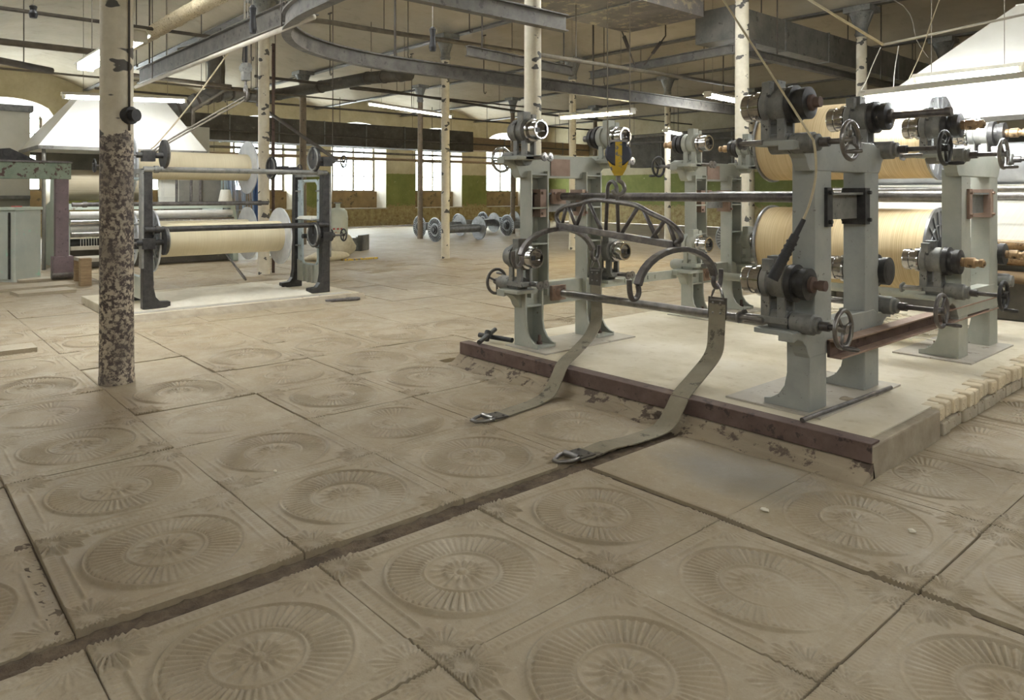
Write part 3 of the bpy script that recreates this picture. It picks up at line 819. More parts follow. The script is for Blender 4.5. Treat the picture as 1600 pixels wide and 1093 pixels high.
B_ = beam_stand((-2.16, YB, FB), PI, 'far right pale beam stand with brass shaft ends beside the bright tube lamp', 'greygreen', [
    dict(y=0.56, z=ZU, shaft=0.06, shaftmat='brass', hrot=5.0, wl=0.24), dict(y=-0.56, z=ZU, shaft=0.10, shaftmat='brass', hrot=4.6, wl=0.24),
    dict(y=0.56, z=ZL, shaft=0.06, shaftmat='brass', wheelmat='iron', hrot=5.0, wl=0.24), dict(y=-0.56, z=ZL, shaft=0.06, shaftmat='brass', wheel=False)], 1)
C_ = beam_stand((-4.645, YA, FB), 0, 'near left pale beam stand with empty chucks behind the left strap', 'greygreen', [
    dict(y=-0.51, z=ZU, shaft=0.0, drum=False, wheelmat='chrome', hrot=1.2, wl=0.05), dict(y=0.56, z=ZU, shaft=0.06, shaftmat='rodsteel', drum=True, wheel=False, housing='greygreen'),
    dict(y=-0.56, z=ZL, shaft=0.0, drum=False, wheelmat='rodsteel', hrot=0.6, wl=0.06), dict(y=0.56, z=ZL, shaft=0.0, drum=False, wheel=False)], -1)
D_ = beam_stand((-4.645, YB + 0.15, FB), 0, 'far left pale beam stand holding the left ends of the yarn beams', 'greygreen', [
    dict(y=-0.50, z=ZU, shaft=0.03, shaftmat='brass', wheelmat='iron', housing='greygreen', hrot=4.4, wl=0.2), dict(y=0.56, z=ZU, shaft=0.03, shaftmat='brass', wheel=False, housing='greygreen'),
    dict(y=-0.50, z=ZL, shaft=0.0, drum=False, wheel=False, housing='greygreen'), dict(y=0.56, z=ZL, shaft=0, drum=False, wheel=False, housing='greygreen')], -1)
# tie pipes and the channel between the stands
for (y, z, r, mat, x0, x1, lab) in ((4.66, 1.475, 0.034, 'rodsteel', -4.70, -2.30, 'brown upper tie pipe across the empty rack'), (4.62, 0.625, 0.033, 'steel', -4.66, -2.20, 'grey lower tie pipe across the empty rack'),
                                    (6.95, 1.475, 0.052, 'steel', -4.70, -2.2, 'thick upper tie pipe in front of the loaded yarn beams'), (6.9, 0.62, 0.04, 'greygreen', -4.66, -2.2, 'lower tie pipe of the loaded rack')):
    o = thing('tie_pipe', lab, 'pipe', (0, y, z)); t = MB(); t.cyl((x0, 0, 0), (x1, 0, 0), r, n=18); t.build('pipe', mat, o)
    for xx in (x0 + 0.02, x1 - 0.02):
        f = MB(); f.cbox((xx, 0, 0), (0.03, 0.17, 0.13)); f.cyl((xx, 0, 0), (xx + (0.06 if xx == x0 + 0.02 else -0.06), 0, 0), r * 1.25, n=14)
        for yy in (-0.06, 0.06): f.cyl((xx - 0.03, yy, 0.03), (xx + 0.03, yy, 0.03), 0.012, n=6)
        f.build('flange', 'rustplate', o)
co = thing('channel_bar', 'rusty channel bar joining the two right beam stands', 'bar', (0, 0, 0))
ch = MB(); ch.box((-2.112, 4.42, 0.505), (-2.095, 7.45, 0.605)); ch.build('web', 'rust', co)
for z in (0.50, 0.598):
    ch = MB(); ch.box((-2.112, 4.42, z), (-2.025, 7.45, z + 0.010)); ch.build('flange', 'rustplate', co)
gb = MB(); gb.box((-4.78, 5.25, 0.60), (-4.74, 6.5, 0.69))
for i in range(6): gb.cbox((-4.735, 5.55 + 0.12 * i, 0.645), (0.012, 0.05, 0.04))
tag(gb.build('channel_bar', 'greygreen'), 'pale flat bar joining the two left beam stands', 'bar')


def yarn_beam(loc, axis, length, ry, rf, label, mat, flange='alu', style='spoke', group='yarn beams'):
    """flanged warp beam; local x is its axis, origin at the middle"""
    rz = 0 if axis == 'x' else PI / 2
    o = thing('yarn_beam', label, 'yarn beam', loc, rz, group); h = length / 2
    y = MB(); nn = 40; prof = [(ry * 0.3, -h), (ry * 0.985, -h), (ry, -h + 0.03), (ry * 1.003, -h * .3), (ry * 0.998, h * .4), (ry, h - 0.03), (ry * 0.985, h), (ry * .3, h)]
    y.disc((0, 0, 0), (1, 0, 0), prof, 64); y.build('yarn', mat, o)
    for sg in (-1, 1):
        f = MB(); f.disc((sg * h, 0, 0), (sg, 0, 0), [(ry * 0.9, 0), (rf, 0), (rf, 0.022), (rf - 0.035, 0.022), (rf - 0.04, 0.010), (0.12, 0.012)], 56); fo = f.build('flange', flange, o)
        rb = MB()
        for i in range(18):
            a = 2 * PI * i / 18; c0 = Vector((sg * (h + 0.014), math.cos(a) * 0.1, math.sin(a) * 0.1)); c1 = Vector((sg * (h + 0.014), math.cos(a) * (rf - 0.02), math.sin(a) * (rf - 0.02)))
            rb.bar(c0, c1, 0.022, 0.018, (1, 0, 0))
        rb.torus((sg * (h + 0.014), 0, 0), (1, 0, 0), rf * 0.6, 0.009, 36, 6)
        rb.build('flange_ribs', flange, fo)
        hb = MB(); hb.disc((sg * h, 0, 0), (sg, 0, 0), [(0.13, 0), (0.13, 0.03), (0.09, 0.04), (0.06, 0.05), (0.045, 0.11), (0, 0.11)], 24); hb.build('hub', 'iron', o)
    return o


yarn_beam((-3.36, YB + 0.56, 2.03), 'x', 1.66, 0.385, 0.405, 'upper loaded yarn beam on the right rack', 'yarn', 'alurib')
yarn_beam((-3.36, YB + 0.56, 0.97), 'x', 1.66, 0.385, 0.405, 'lower loaded yarn beam on the right rack', 'yarn', 'alurib')

# ------------------------------------------------------------------ lifting beam with slings
sp0, sp1 = Vector((-4.38, 4.37, 1.235)), Vector((-2.99, 4.12, 1.15))
ls = thing('lifting_beam', 'black tubular lifting beam with two curved hooks hanging from the hoist block', 'lifting beam', (0, 0, 0))
dx = (sp1 - sp0); L_ = dx.length; ex = dx.normalized(); ez = Vector((0, 0, 1)); mid = (sp0 + sp1) / 2
P_ = lambda s, z: mid + ex * s + ez * z
b = MB(); b.bar(P_(-L_ / 2 + 0.03, 0.0), P_(L_ / 2 - 0.03, 0.0), 0.045, 0.05); b.build('bottom_bar', 'rodsteel', ls, bevel=0.004)
ctl = [(-0.68, 0.01), (-0.735, 0.05), (-0.72, 0.11), (-0.60, 0.165), (-0.42, 0.20), (-0.22, 0.245), (0, 0.25), (0.22, 0.245), (0.30, 0.235), (0.42, 0.20), (0.60, 0.155), (0.71, 0.10), (0.735, 0.05), (0.68, 0.01)]


def smooth(pts, n=6):
    P = [Vector(p) if len(p) == 3 else Vector((p[0], p[1], 0)) for p in pts]; out = []
    for i in range(len(P) - 1):
        p0, p1, p2, p3 = P[max(i - 1, 0)], P[i], P[i + 1], P[min(i + 2, len(P) - 1)]
        for k in range(n):
            t = k / n; out.append(0.5 * ((2 * p1) + (p2 - p0) * t + (2 * p0 - 5 * p1 + 4 * p2 - p3) * t * t + (3 * p1 - p0 - 3 * p2 + p3) * t ** 3))
    out.append(P[-1]); return out


t = MB(); t.tube([P_(p.x, p.y) for p in smooth(ctl, 4)], 0.019, 10); t.build('top_chord', 'rodsteel', ls)
for a, bb, za in ((-0.62, -0.50, 0.185), (-0.40, -0.50, 0.205), (-0.40, -0.26, 0.205), (-0.14, -0.26, 0.25)):
    pass
web = [(-0.60, -0.50), (-0.35, -0.50), (-0.35, -0.22), (-0.12, -0.22), (0.12, 0.24), (0.34, 0.24), (0.34, 0.50), (0.58, 0.50)]
zt_ = lambda s: 0.25 - 0.22 * max(0, abs(s) - 0.2) ** 1.15 * 0.55
webs = [(-0.60, -0.66), (-0.57, -0.46), (-0.33, -0.46), (-0.30, -0.13), (0.30, 0.11), (0.34, 0.50), (0.58, 0.44), (0.60, 0.68)]
for top, bot in webs:
    w = MB(); w.tube([P_(top, 0.235 if abs(top) < 0.4 else 0.165), P_(bot, 0.015)], 0.015, 8); w.build('strut', 'rodsteel', ls)
bl = MB(); bz = 0.40
bl.tube([P_(-0.075, 0.02), P_(-0.055, bz - 0.07)] + [P_(0.0 + 0.055 * math.cos(PI - a * PI / 8), bz - 0.06 + 0.06 * math.sin(a * PI / 8)) for a in range(9)] + [P_(0.075, 0.02)], 0.015, 8); bl.build('bail', 'rodsteel', ls)
HOOKS = []
for c, ya, yb, zlo, ztop, k in ((Vector((-4.385, 4.37, 0)), 3.94, 4.80, 0.95, 1.205, 0), (Vector((-2.995, 4.12, 0)), 3.69, 4.56, 0.86, 1.125, 1)):
    h = MB(); ys_mid = (ya + yb) / 2; R = (yb - ya) / 2
    cp_ = []
    for i in range(15):
        a = PI * (0.06 + 0.88 * i / 14); yy = ys_mid - R * math.cos(a); zz = zlo - 0.0 + (ztop - zlo) * math.sin(a) ** 0.9
        cp_.append(Vector((c.x, yy, zz)))
    h.ribbon(cp_, 0.05, (1, 0, 0), 0.035)
    hook = lambda s, yy, zz: [Vector((c.x, yy, zz)), Vector((c.x, yy - s * 0.01, zz - 0.05)), Vector((c.x, yy + s * 0.02, zz - 0.085)), Vector((c.x, yy + s * 0.06, zz - 0.08)), Vector((c.x, yy + s * 0.08, zz - 0.03)), Vector((c.x, yy + s * 0.085, zz + 0.04))]
    h.tube(smooth([tuple(q) for q in hook(-1, cp_[0].y, cp_[0].z)], 4), 0.018, 8); h.tube(smooth([tuple(q) for q in hook(1, cp_[-1].y, cp_[-1].z)], 4), 0.018, 8)
    h.cyl((c.x, ys_mid, ztop - 0.02), (c.x, ys_mid, ztop + 0.06), 0.02, n=10)
    h.build('curved_hook', 'rodsteel', ls, bevel=0.004)
    HOOKS.append((c.x, cp_[-1].y + 0.04, cp_[-1].z - 0.07))


def strap(label, anchor, path, wd, up_side):
    o = thing('webbing_strap', label, 'strap', (0, 0, 0), 0, 'grey lifting straps'); x, y, z = anchor
    r = MB(); r.tube([(x, y, z + 0.005), (x - 0.035, y + 0.0, z - 0.05), (x - 0.055, y, z - 0.11), (x + 0.055, y, z - 0.11), (x + 0.035, y, z - 0.05)], 0.010, 8, True); r.build('ring', 'steel', o)
    pts = smooth([(x, y, z - 0.105)] + path[0], 7); s = MB(); s.ribbon(pts, wd, (1, 0, 0), 0.007); s.build('webbing', 'strap', o)
    cl = MB(); cl.ribbon([(x, y + 0.002, z - 0.09), (x, y - 0.001, z - 0.17), (x, y - 0.006, z - 0.24)], wd + 0.012, (1, 0, 0), 0.014); cl.build('leather_end', 'leather', o)
    rv = MB()
    for a in (-0.03, 0.03):
        for b_ in (-0.13, -0.20): rv.lathe((x + a, y - 0.012, z + b_), (0, -1, 0), [(0.009, 0), (0.007, 0.005), (0, 0.007)], 8)
    rv.build('rivets', 'steel', o)
    e = Vector(path[0][-1]); d = Vector((0, -1, 0)); bk = MB(); q = e + Vector((0, -0.03, 0.012))
    bk.tube([q + Vector((-0.06, 0.02, 0)), q + Vector((0.06, 0.02, 0)), q + Vector((0.055, -0.03, 0)), q + Vector((0.02, -0.10, 0)), q + Vector((-0.02, -0.10, 0)), q + Vector((-0.055, -0.03, 0))], 0.012, 8, True)
    bk.cyl(q + Vector((-0.055, 0.02, 0.004)), q + Vector((0.055, 0.02, 0.004)), 0.018, n=10); bk.build('buckle', 'steel', o)
    pl = MB(); pl.ribbon([e + Vector((0, 0.12, 0.008)), e + Vector((0, 0.0, 0.012))], wd * 0.96, (1, 0, 0), 0.008)
    for a in (-0.04, 0.04):
        for b_ in (0.09, 0.03): pl.lathe(e + Vector((a, b_, 0.014)), (0, 0, 1), [(0.010, 0), (0.007, 0.006), (0, 0.007)], 8)
    pl.build('buckle_plate', 'leather', o)
    return o


a0 = HOOKS[0]; strap('grey strap hanging from the left curved hook over the platform rail', a0,
                     [[(a0[0] + .02, a0[1] - 0.02, 0.62), (-4.28, a0[1] - 0.10, 0.45), (-4.18, 4.55, 0.335), (-4.05, 4.25, 0.265), (-3.95, 3.99, 0.21), (-3.90, 3.87, 0.13), (-3.86, 3.75, 0.045), (-3.83, 3.58, 0.016), (-3.80, 3.35, 0.012), (-3.77, 3.17, 0.012), (-3.76, 3.10, 0.012)]], 0.125, None)
a1 = HOOKS[1]; strap('grey strap hanging from the right curved hook down to the floor tiles', a1,
                     [[(a1[0] + 0.01, a1[1] - 0.03, 0.53), (-2.95, a1[1] - 0.12, 0.38), (-2.90, 4.20, 0.275), (-2.86, 3.98, 0.205), (-2.845, 3.88, 0.13), (-2.85, 3.80, 0.05), (-2.86, 3.70, 0.018), (-2.87, 3.45, 0.014), (-2.885, 3.28, 0.022), (-2.89, 3.12, 0.012), (-2.895, 3.0, 0.012)]], 0.135, None)
hb = thing('hoist_block', 'yellow and navy pulley block hanging on two thin cables', 'hoist block', (-3.62, 4.24, 0), 0.70)
x = MB(); x.disc((0.0, -0.045, 1.80), (0, 1, 0), [(0, 0), (0.085, 0.0), (0.098, 0.012), (0.098, 0.078), (0.085, 0.09), (0, 0.09)], 30); x.build('sheave_case', 'navy', hb)
x = MB(); x.box((-0.022, -0.056, 1.66), (0.028, -0.046, 1.885)); x.prism([(-0.078, 1.748), (-0.055, 1.68), (-0.03, 1.635), (0.03, 1.635), (0.055, 1.68), (0.078, 1.748), (0.045, 1.715), (0.0, 1.70), (-0.045, 1.715)], 'y', -0.044, 0.044); x.build('yellow_cheek', 'yellow', hb)
x = MB(); x.box((-0.07, -0.05, 1.885), (0.07, 0.05, 1.90)); x.box((-0.07, -0.05, 1.85), (-0.06, 0.05, 1.9)); x.box((0.06, -0.05, 1.85), (0.07, 0.05, 1.9)); x.build('guard_frame', 'steel', hb)
x = MB(); x.cyl((0, 0, 1.64), (0, 0, 1.59), 0.018, n=10); x.tube(smooth([(0, 0, 1.60), (0.035, 0, 1.575), (0.045, 0, 1.53), (0.02, 0, 1.497), (-0.02, 0, 1.498), (-0.042, 0, 1.53)], 5), [0.016] * 26, 8); x.build('hook', 'steel', hb)
for sx, lab in ((-0.08, 0), (0.085, 1)):
    c = MB(); c.cyl((sx, 0, 1.86), (sx * 1.05, 0, 5.4), 0.0045, n=6); c.build('cable', 'wire', hb)


# ================================================================== LEFT STAND WITH TWO BEAMS
q0 = thing('machine_platform', 'low pale concrete platform under the left yarn beams', 'platform', (0, 0, 0))
lx0, lx1, ly0, ly1 = PLAT2; LH = 0.09
m = MB(); m.box((lx0, ly0, -0.03), (lx1, ly1, LH - 0.005)); m.build('concrete_bed', 'platform', q0, bevel=0.01)
m = MB(); m.box((lx1 - 0.16, ly0 + 0.05, LH - 0.02), (lx1 - 0.02, ly1 - 0.1, LH)); m.build('edge_plank', 'plate', q0)
nseg = 22; v = MB(); rows = []
for i in range(nseg + 1):
    y = ly0 - 0.05 + (ly1 - ly0 + 0.1) * i / nseg; b = 0.03 * math.sin(i * 1.9) + 0.02 * math.sin(i * 4.3)
    rows.append([(lx1 - 0.02, y, LH - 0.012), (lx1 + 0.03, y, LH - 0.02), (lx1 + 0.10 + b, y, 0.03), (lx1 + 0.17 + 1.5 * b, y, -0.03), (lx1 - 0.02, y, -0.03)])
m_ = 5; v.add([p for r in rows for p in r], [(i * m_ + j, (i + 1) * m_ + j, (i + 1) * m_ + j + 1, i * m_ + j + 1) for i in range(nseg) for j in range(4)] + [(0, 1, 2, 3, 4), tuple(reversed(range(nseg * 5, nseg * 5 + 5)))])
v.build('crumbling_edge', 'mortar', q0)


def fork_stand(loc, rz, label, paint, front):
    o = thing('fork_stand', label, 'stand', loc, rz, 'fork stands of the left yarn beams')
    for sg in (-1, 1):
        p = MB(); y0 = sg * 0.45
        prof = [(-0.06, 0), (0.26, 0), (0.26, 0.07), (0.14, 0.08), (0.09, 0.14), (0.065, 0.26), (0.06, 0.5), (0.05, 1.72), (-0.05, 1.72), (-0.06, 0.5)]
        p.prism(prof, 'y', y0 - 0.055, y0 + 0.055); p.build('post', 'iron', o, bevel=0.006)
        c = MB(); c.box((-0.075, y0 - 0.065, 0.5), (-0.05, y0 + 0.065, 1.70)); c.build('outer_strip', paint, o)
    f = MB(); f.prism([(-0.40, 0.10), (0.40, 0.10), (0.40, 0.42), (0.31, 0.40), (0.28, 0.37), (-0.28, 0.37), (-0.31, 0.40), (-0.40, 0.42)], 'x', -0.03, 0.02); f.build('bottom_panel', 'greygreen', o)
    for yy in (-0.15, 0.0, 0.15):
        r = MB(); r.box((0.02, yy - 0.012, 0.10), (0.05, yy + 0.012, 0.36)); r.build('panel_rib', 'greygreen', o)
    rc = MB(); a, b, z0, z1, rr = -0.26, 0.26, 0.36, 1.60, 0.07
    loop = [(a + rr, z0), (b - rr, z0), (b, z0 + rr), (b, z1 - rr), (b - rr, z1), (a + rr, z1), (a, z1 - rr), (a, z0 + rr)]
    rc.tube([(0, y, z) for y, z in loop], 0.022, 8, True); rc.build('inner_frame', 'paleblue', o)
    for sg in (-1, 1):
        pn = MB(); pn.box((-0.02, min(sg * 0.27, sg * 0.40), 0.40), (0.01, max(sg * 0.27, sg * 0.40), 1.62)); pn.build('side_panel', 'paleblue', o)
        for z in (0.62, 1.02, 1.44):
            l = MB(); l.box((-0.03, min(sg * 0.27, sg * 0.41), z), (0.05, max(sg * 0.27, sg * 0.41), z + 0.02)); l.build('ledge', paint, o)
    tp = MB(); tp.box((-0.05, -0.50, 1.66), (0.05, 0.50, 1.72)); tp.build('top_bar', paint, o)
    tr = MB(); tr.box((-0.10, -0.28, 1.02), (0.10, 0.28, 1.035)); tr.build('tray', paint, o)
    if 1:
        for yo, z in ((0.50, 0.83), (0.50, 1.90), (-0.95, 1.81), (0.10, 0.81)):
            h = thing('fork_head', None, None, (0, front * yo, z)); h.parent = o
            poly = [(0.028, 0.17), (0.028, 0.02)] + [(0.03 * math.cos(t), 0.01 + 0.03 * math.sin(t)) for t in (0, -0.8, -1.57, -2.35, -PI)] + [(-0.028, 0.02), (-0.028, 0.17)]
            outer = [(0.18 * math.sin(t), 0.18 * math.cos(t)) for t in [-(0.16 + (2 * PI - 0.32) * i / 30) for i in range(31)]]
            d = MB(); d.prism(outer + poly[1:-1], 'x', 0.17, 0.20); d.build('fork_disc', 'iron', h)
            rg = MB(); pts = [(0.205, 0.155 * math.sin(t), 0.155 * math.cos(t)) for t in [0.35 + (2 * PI - 0.7) * i / 28 for i in range(29)]]; rg.tube(pts, 0.014, 6); rg.build('rim', 'greydark', h)
            if yo == 0.10: [bpy.data.objects.remove(x_) for x_ in list(h.children)]
            a_ = MB(); a_.cyl((-0.13, 0, -0.02), (0.17, 0, -0.02), 0.035, n=12); a_.cbox((0, 0, -0.03), (0.14, 0.12, 0.13)); a_.box((-0.04, min(0, front * (0.45 - yo) if yo > 0 else front * (-0.45 - yo)), -0.07), (0.04, max(0, front * (0.45 - yo) if yo > 0 else front * (-0.45 - yo)), 0.01)); a_.build('arm', 'iron', h)
            sp = MB(); sp.cyl((-0.12, 0, -0.02), (-0.28, 0, -0.02), 0.014, n=8); sp.build('spindle', 'rodsteel', h)
            handwheel(h, (-0.28, 0, -0.02), 0.085, 'iron', False, 0.4)
    return o


M['paleblue'] = worn('pale_blue_grey_paint', (156, 170, 174), (182, 192, 192), 4, 0.55, 0.0, (104, 110, 108), 0.6, 9)
fork_stand((-10.2, 2.60, LH), PI / 2, 'dark fork stand just right of the peeling column', 'greydark', -1)
fork_stand((-10.2, 4.97, LH), -PI / 2, 'pale blue and black fork stand at the right end of the left yarn beams', 'greydark', 1)
for x, z, r, mat, y0, y1, lab in ((-9.70, 1.80, 0.034, 'greydark', 2.55, 4.98, 'upper cross pipe of the left fork stands'), (-9.66, 1.06, 0.036, 'iron', 2.55, 4.98, 'lower black cross pipe of the left fork stands'), (-10.85, 1.36, 0.03, 'rodsteel', 2.0, 4.6, 'thin brown rail behind the left fork stand')):
    t = MB(); t.cyl((x, y0, z), (x, y1, z), r, n=14)
    for yy in (y0 + 0.12, y1 - 0.16): t.cyl((x, yy, z), (x, yy + 0.05, z), r * 1.35, n=14)
    tag(t.build('tie_pipe', mat), lab, 'pipe')
yarn_beam((-10.1, 3.60, 0.90), 'y', 1.68, 0.215, 0.40, 'lower yarn beam with grey flange on the left fork stands', 'yarnpale', 'alu')
yarn_beam((-11.15, 3.58, 1.90), 'y', 1.62, 0.20, 0.40, 'upper yarn beam with white flange on the left fork stands', 'yarnpale', 'alu')
yarn_beam((-11.15, 3.58, 0.90), 'y', 1.62, 0.21, 0.40, 'rear lower yarn beam half hidden behind the front one on the left stands', 'yarnpale', 'alu')
lv = MB(); nx, ny = 16, 22; rr_ = random.Random(4)
lv.add([(-11.3 + 1.65 * i / nx, 2.75 + 2.0 * j / ny, LH - 0.004 if i in (0, nx) or j in (0, ny) else LH + 0.01 + 0.05 * abs(math.sin(i * 0.7 + j * 0.35)) * rr_.random()) for i in range(nx + 1) for j in range(ny + 1)], [(i * (ny + 1) + j, (i + 1) * (ny + 1) + j, (i + 1) * (ny + 1) + j + 1, i * (ny + 1) + j + 1) for i in range(nx) for j in range(ny)], True)
tag(lv.build('lint_layer', 'lint'), 'drift of pale lint on the platform under the left yarn beams', 'lint', None, 'stuff')
pr_ = MB(); pr_.box((-10.4, 4.86, 1.125), (-9.95, 5.06, 1.15)); pr_.box((-10.35, 4.88, 1.15), (-10.05, 5.04, 1.17), 0.2)
tag(pr_.build('paper_sheets', 'paper'), 'crumpled white papers on the ledge of the right fork stand', 'paper')

# ================================================================== LEFT BACKGROUND: SIZING MACHINE UNDER A HOOD
def hood(loc, w, d, wt, dt, h, label, sh=(0, 0)):
    o = thing('extraction_hood', label, 'hood', loc); x0, x1, y0, y1 = -d / 2, d / 2, -w / 2, w / 2
    a, b, c, e = -dt / 2 + sh[0], dt / 2 + sh[0], -wt / 2 + sh[1], wt / 2 + sh[1]
    B = [(x0, y0, 0), (x1, y0, 0), (x1, y1, 0), (x0, y1, 0)]; T_ = [(a, c, h), (b, c, h), (b, e, h), (a, e, h)]
    for k in range(4):
        j = (k + 1) % 4; p = MB(); V_ = [Vector(q) for q in (B[k], B[j], T_[j], T_[k])]; nn = (V_[1] - V_[0]).cross(V_[3] - V_[0]).normalized() * -0.012
        p.add(V_ + [q + nn for q in V_], [(0, 1, 2, 3), (7, 6, 5, 4), (0, 4, 5, 1), (1, 5, 6, 2), (2, 6, 7, 3), (3, 7, 4, 0)]); p.build('hood_panel', 'hood', o)
    p = MB(); p.box((a, c, h - 0.01), (b, e, h + 0.02)); p.build('top_plate', 'hood', o)
    s = MB()
    for q in ((x0, y0, x1, y0), (x1, y0, x1, y1), (x1, y1, x0, y1), (x0, y1, x0, y0)): s.bar((q[0], q[1], -0.035), (q[2], q[3], -0.035), 0.03, 0.07)
    s.build('skirt', 'duct', o)
    return o


H1 = hood((-18.4, 4.15, 2.45), 3.2, 3.0, 1.7, 1.2, 1.10, 'large pale sloping hood over the left sizing machine', (0.2, 0.1))
for x, y in ((-17.0, 2.65), (-17.0, 5.65), (-19.8, 2.65), (-19.8, 5.65)):
    p = MB(); p.cyl((x + 18.4, y - 4.15, -2.45), (x + 18.4, y - 4.15, -0.05), 0.035, n=10); p.build('leg', 'duct', H1)
u_ = MB(); u_.box((-0.9, -1.3, -0.42), (-0.5, 1.3, -0.08)); u_.build('inner_trunk', 'hoodunder', H1)
sm_ = thing('sizing_machine', 'pale mint sizing machine with white rollers under the left hood', 'machine', (-17.6, 0, 0))
for y in (2.95, 6.25):
    f = MB(); f.prism([(-1.0, 0), (1.1, 0), (1.1, 0.75), (0.9, 1.25), (0.3, 1.32), (0.3, 1.85), (-0.2, 1.9), (-0.25, 1.35), (-1.0, 1.2)], 'y', y - 0.06, y + 0.06); f.build('side_frame', 'mint', sm_, bevel=0.01)
r = MB(); r.cyl((-0.05, 3.05, 1.68), (-0.05, 4.75, 1.68), 0.32, n=40); r.build('warp_roll', 'yarnbrown', sm_)
r = MB(); r.box((0.75, 3.0, 1.18), (0.95, 6.2, 1.30)); r.build('cross_beam', 'mint', sm_)
for x, z, rr, mat in ((1.0, 1.08, 0.07, 'whitegauze'), (1.08, 0.93, 0.06, 'chrome'), (1.0, 0.80, 0.075, 'whitegauze'), (0.7, 0.98, 0.09, 'whitegauze'), (1.15, 0.70, 0.05, 'steel'), (0.8, 0.50, 0.10, 'iron')):
    r = MB(); r.cyl((x, 3.02, z), (x, 6.2, z), rr, n=20); r.build('roller', mat, sm_)
r = MB(); r.box((-0.5, 3.05, 0.02), (0.9, 6.15, 0.42)); r.build('trough', 'ductdark', sm_)
r = MB(); r.box((1.12, 3.0, 0.40), (1.25, 6.2, 0.47)); r.build('foot_beam', 'sill', sm_)
th = MB()
for i in range(60):
    y = 3.2 + 2.8 * i / 59; th.cyl((1.06, y, 0.42), (1.02, y, 1.06), 0.006, n=4, caps=False)
for i in range(50):
    y = 4.9 + 0.7 * i / 49; th.cyl((0.2, y, 1.25), (0.0, y, 1.95), 0.006, n=4, caps=False)
o = th.build('warp_threads', 'yarnwhite', sm_); o['kind'] = 'stuff'
for x, y in ((0.9, 5.35), (0.9, 5.55), (0.9, 5.05)):
    r = MB(); r.cyl((x, y, 1.28), (x, y, 1.85), 0.03, n=8); r.build('upright', 'rodsteel', sm_)
r = MB(); r.box((0.55, 5.2, 1.28), (0.6, 6.1, 1.85)); r.build('back_plate', 'hoodunder', sm_)
cn = MB(); cn.lathe((-16.5, 6.02, 1.302), (0, 0, 1), [(0.0, 0), (0.14, 0.0), (0.15, 0.03), (0.105, 0.27), (0.09, 0.29), (0.0, 0.29)], 20)
tag(cn.build('yarn_cone', 'yarnwhite'), 'cream cone of yarn standing on the sizing machine', 'yarn cone')
bc = thing('blue_curtain', 'dark blue cloth hanging beside the pale blue warp threads', 'curtain', (-16.9, 6.95, 0))
pts = [(0.05 * math.sin(i * 1.3), -0.16 + 0.32 * i / 14, 0) for i in range(15)]
c = MB(); vv = [(p[0], p[1], z) for z in (0.55, 1.95) for p in pts] + [(p[0] - 0.012, p[1], z) for z in (0.55, 1.95) for p in pts]
N = 15; c.add(vv, [(i, i + 1, N + i + 1, N + i) for i in range(N - 1)] + [(2 * N + i + 1, 2 * N + i, 3 * N + i, 3 * N + i + 1) for i in range(N - 1)], True); c.build('cloth', 'blue', bc)
bt = MB(); bt.cyl((0, -0.85, 1.97), (0, 0.25, 1.97), 0.02, n=8); bt.build('rail', 'duct', bc)
for yy in (-0.83, 0.23):
    bt = MB(); bt.cyl((0, yy, -0.034), (0, yy, 1.97), 0.02, n=8); bt.build('rail_post', 'duct', bc)
th = MB()
for i in range(36):
    y = -0.80 + 0.6 * i / 35; th.cyl((0.02, y, 1.95), (0.06 + 0.1 * math.sin(i), y + 0.12 * math.sin(i * .4), 0.5), 0.009, n=4, caps=False)
o = th.build('warp_threads', 'blueyarn', bc); o['kind'] = 'stuff'

# cabinet, jib, table and blocks at the left edge
cb = thing('switch_cabinet', 'pale grey-green metal cabinet standing at the far left', 'cabinet', (-15.05, 2.12, 0), 0.6)
p = MB(); p.box((-0.36, -0.25, -0.03), (0, 0.25, 1.22)); p.build('body', 'cabinet', cb, bevel=0.012)
p = MB(); p.box((-0.38, -0.275, 1.22), (0.02, 0.27, 1.27)); p.build('lid', 'mint', cb)
p = MB(); p.box((-0.34, -0.275, 0.05), (-0.14, -0.252, 1.18)); p.build('door', 'cabinet', cb)
p = MB(); p.box((-0.13, -0.27, 0.05), (-0.10, -0.252, 1.18)); p.build('door_gap_shade', 'iron', cb)  # dark strip standing in for the shade inside the open door gap
p = MB(); p.cbox((-0.2, -0.05, 1.28), (0.08, 0.14, 0.02)); p.build('red_label', 'redmark', cb)
jb = thing('jib_post', 'dusty purple post carrying a chipped green arm at the left edge', 'jib', (-14.75, 2.56, 0))
p = MB(); p.box((-0.08, -0.10, 0.12), (0.08, 0.10, 1.95)); p.build('post', 'purple', jb, bevel=0.01)
p = MB(); p.box((-0.10, -1.6, 1.75), (0.10, 0.13, 2.03)); p.build('arm', 'green_arm', jb, bevel=0.01)
p = MB(); p.box((-0.13, -1.6, 2.03), (0.13, 0.15, 2.06)); p.build('arm_flange', 'rodsteel', jb)
p = MB(); p.box((-0.12, -0.14, 0.10), (0.12, 0.16, 0.42)); p.build('shoe', 'purple', jb)
p = MB(); p.cyl((0.06, -0.16, 0.10), (0.06, 0.16, 0.10), 0.075, n=16); p.build('roller', 'rodsteel', jb)
p = MB(); p.box((-0.10, -0.1, -0.03), (0.0, 0.1, 0.12)); p.build('foot', 'iron', jb)
p = MB(); p.prism([(-0.95, 2.06), (-0.35, 2.06), (-0.75, 2.26), (-0.92, 2.24)], 'x', -0.03, 0.03); p.cyl((-0.06, -0.8, 2.18), (0.06, -0.8, 2.18), 0.05, n=14); p.bar((0, -0.8, 2.18), (0, -1.6, 2.30), 0.04, 0.05); p.build('lever', 'iron', jb)
tb = thing('low_bench', 'small low dusty wooden bench left of the peeling column', 'bench', (-14.2, 3.0, 0))
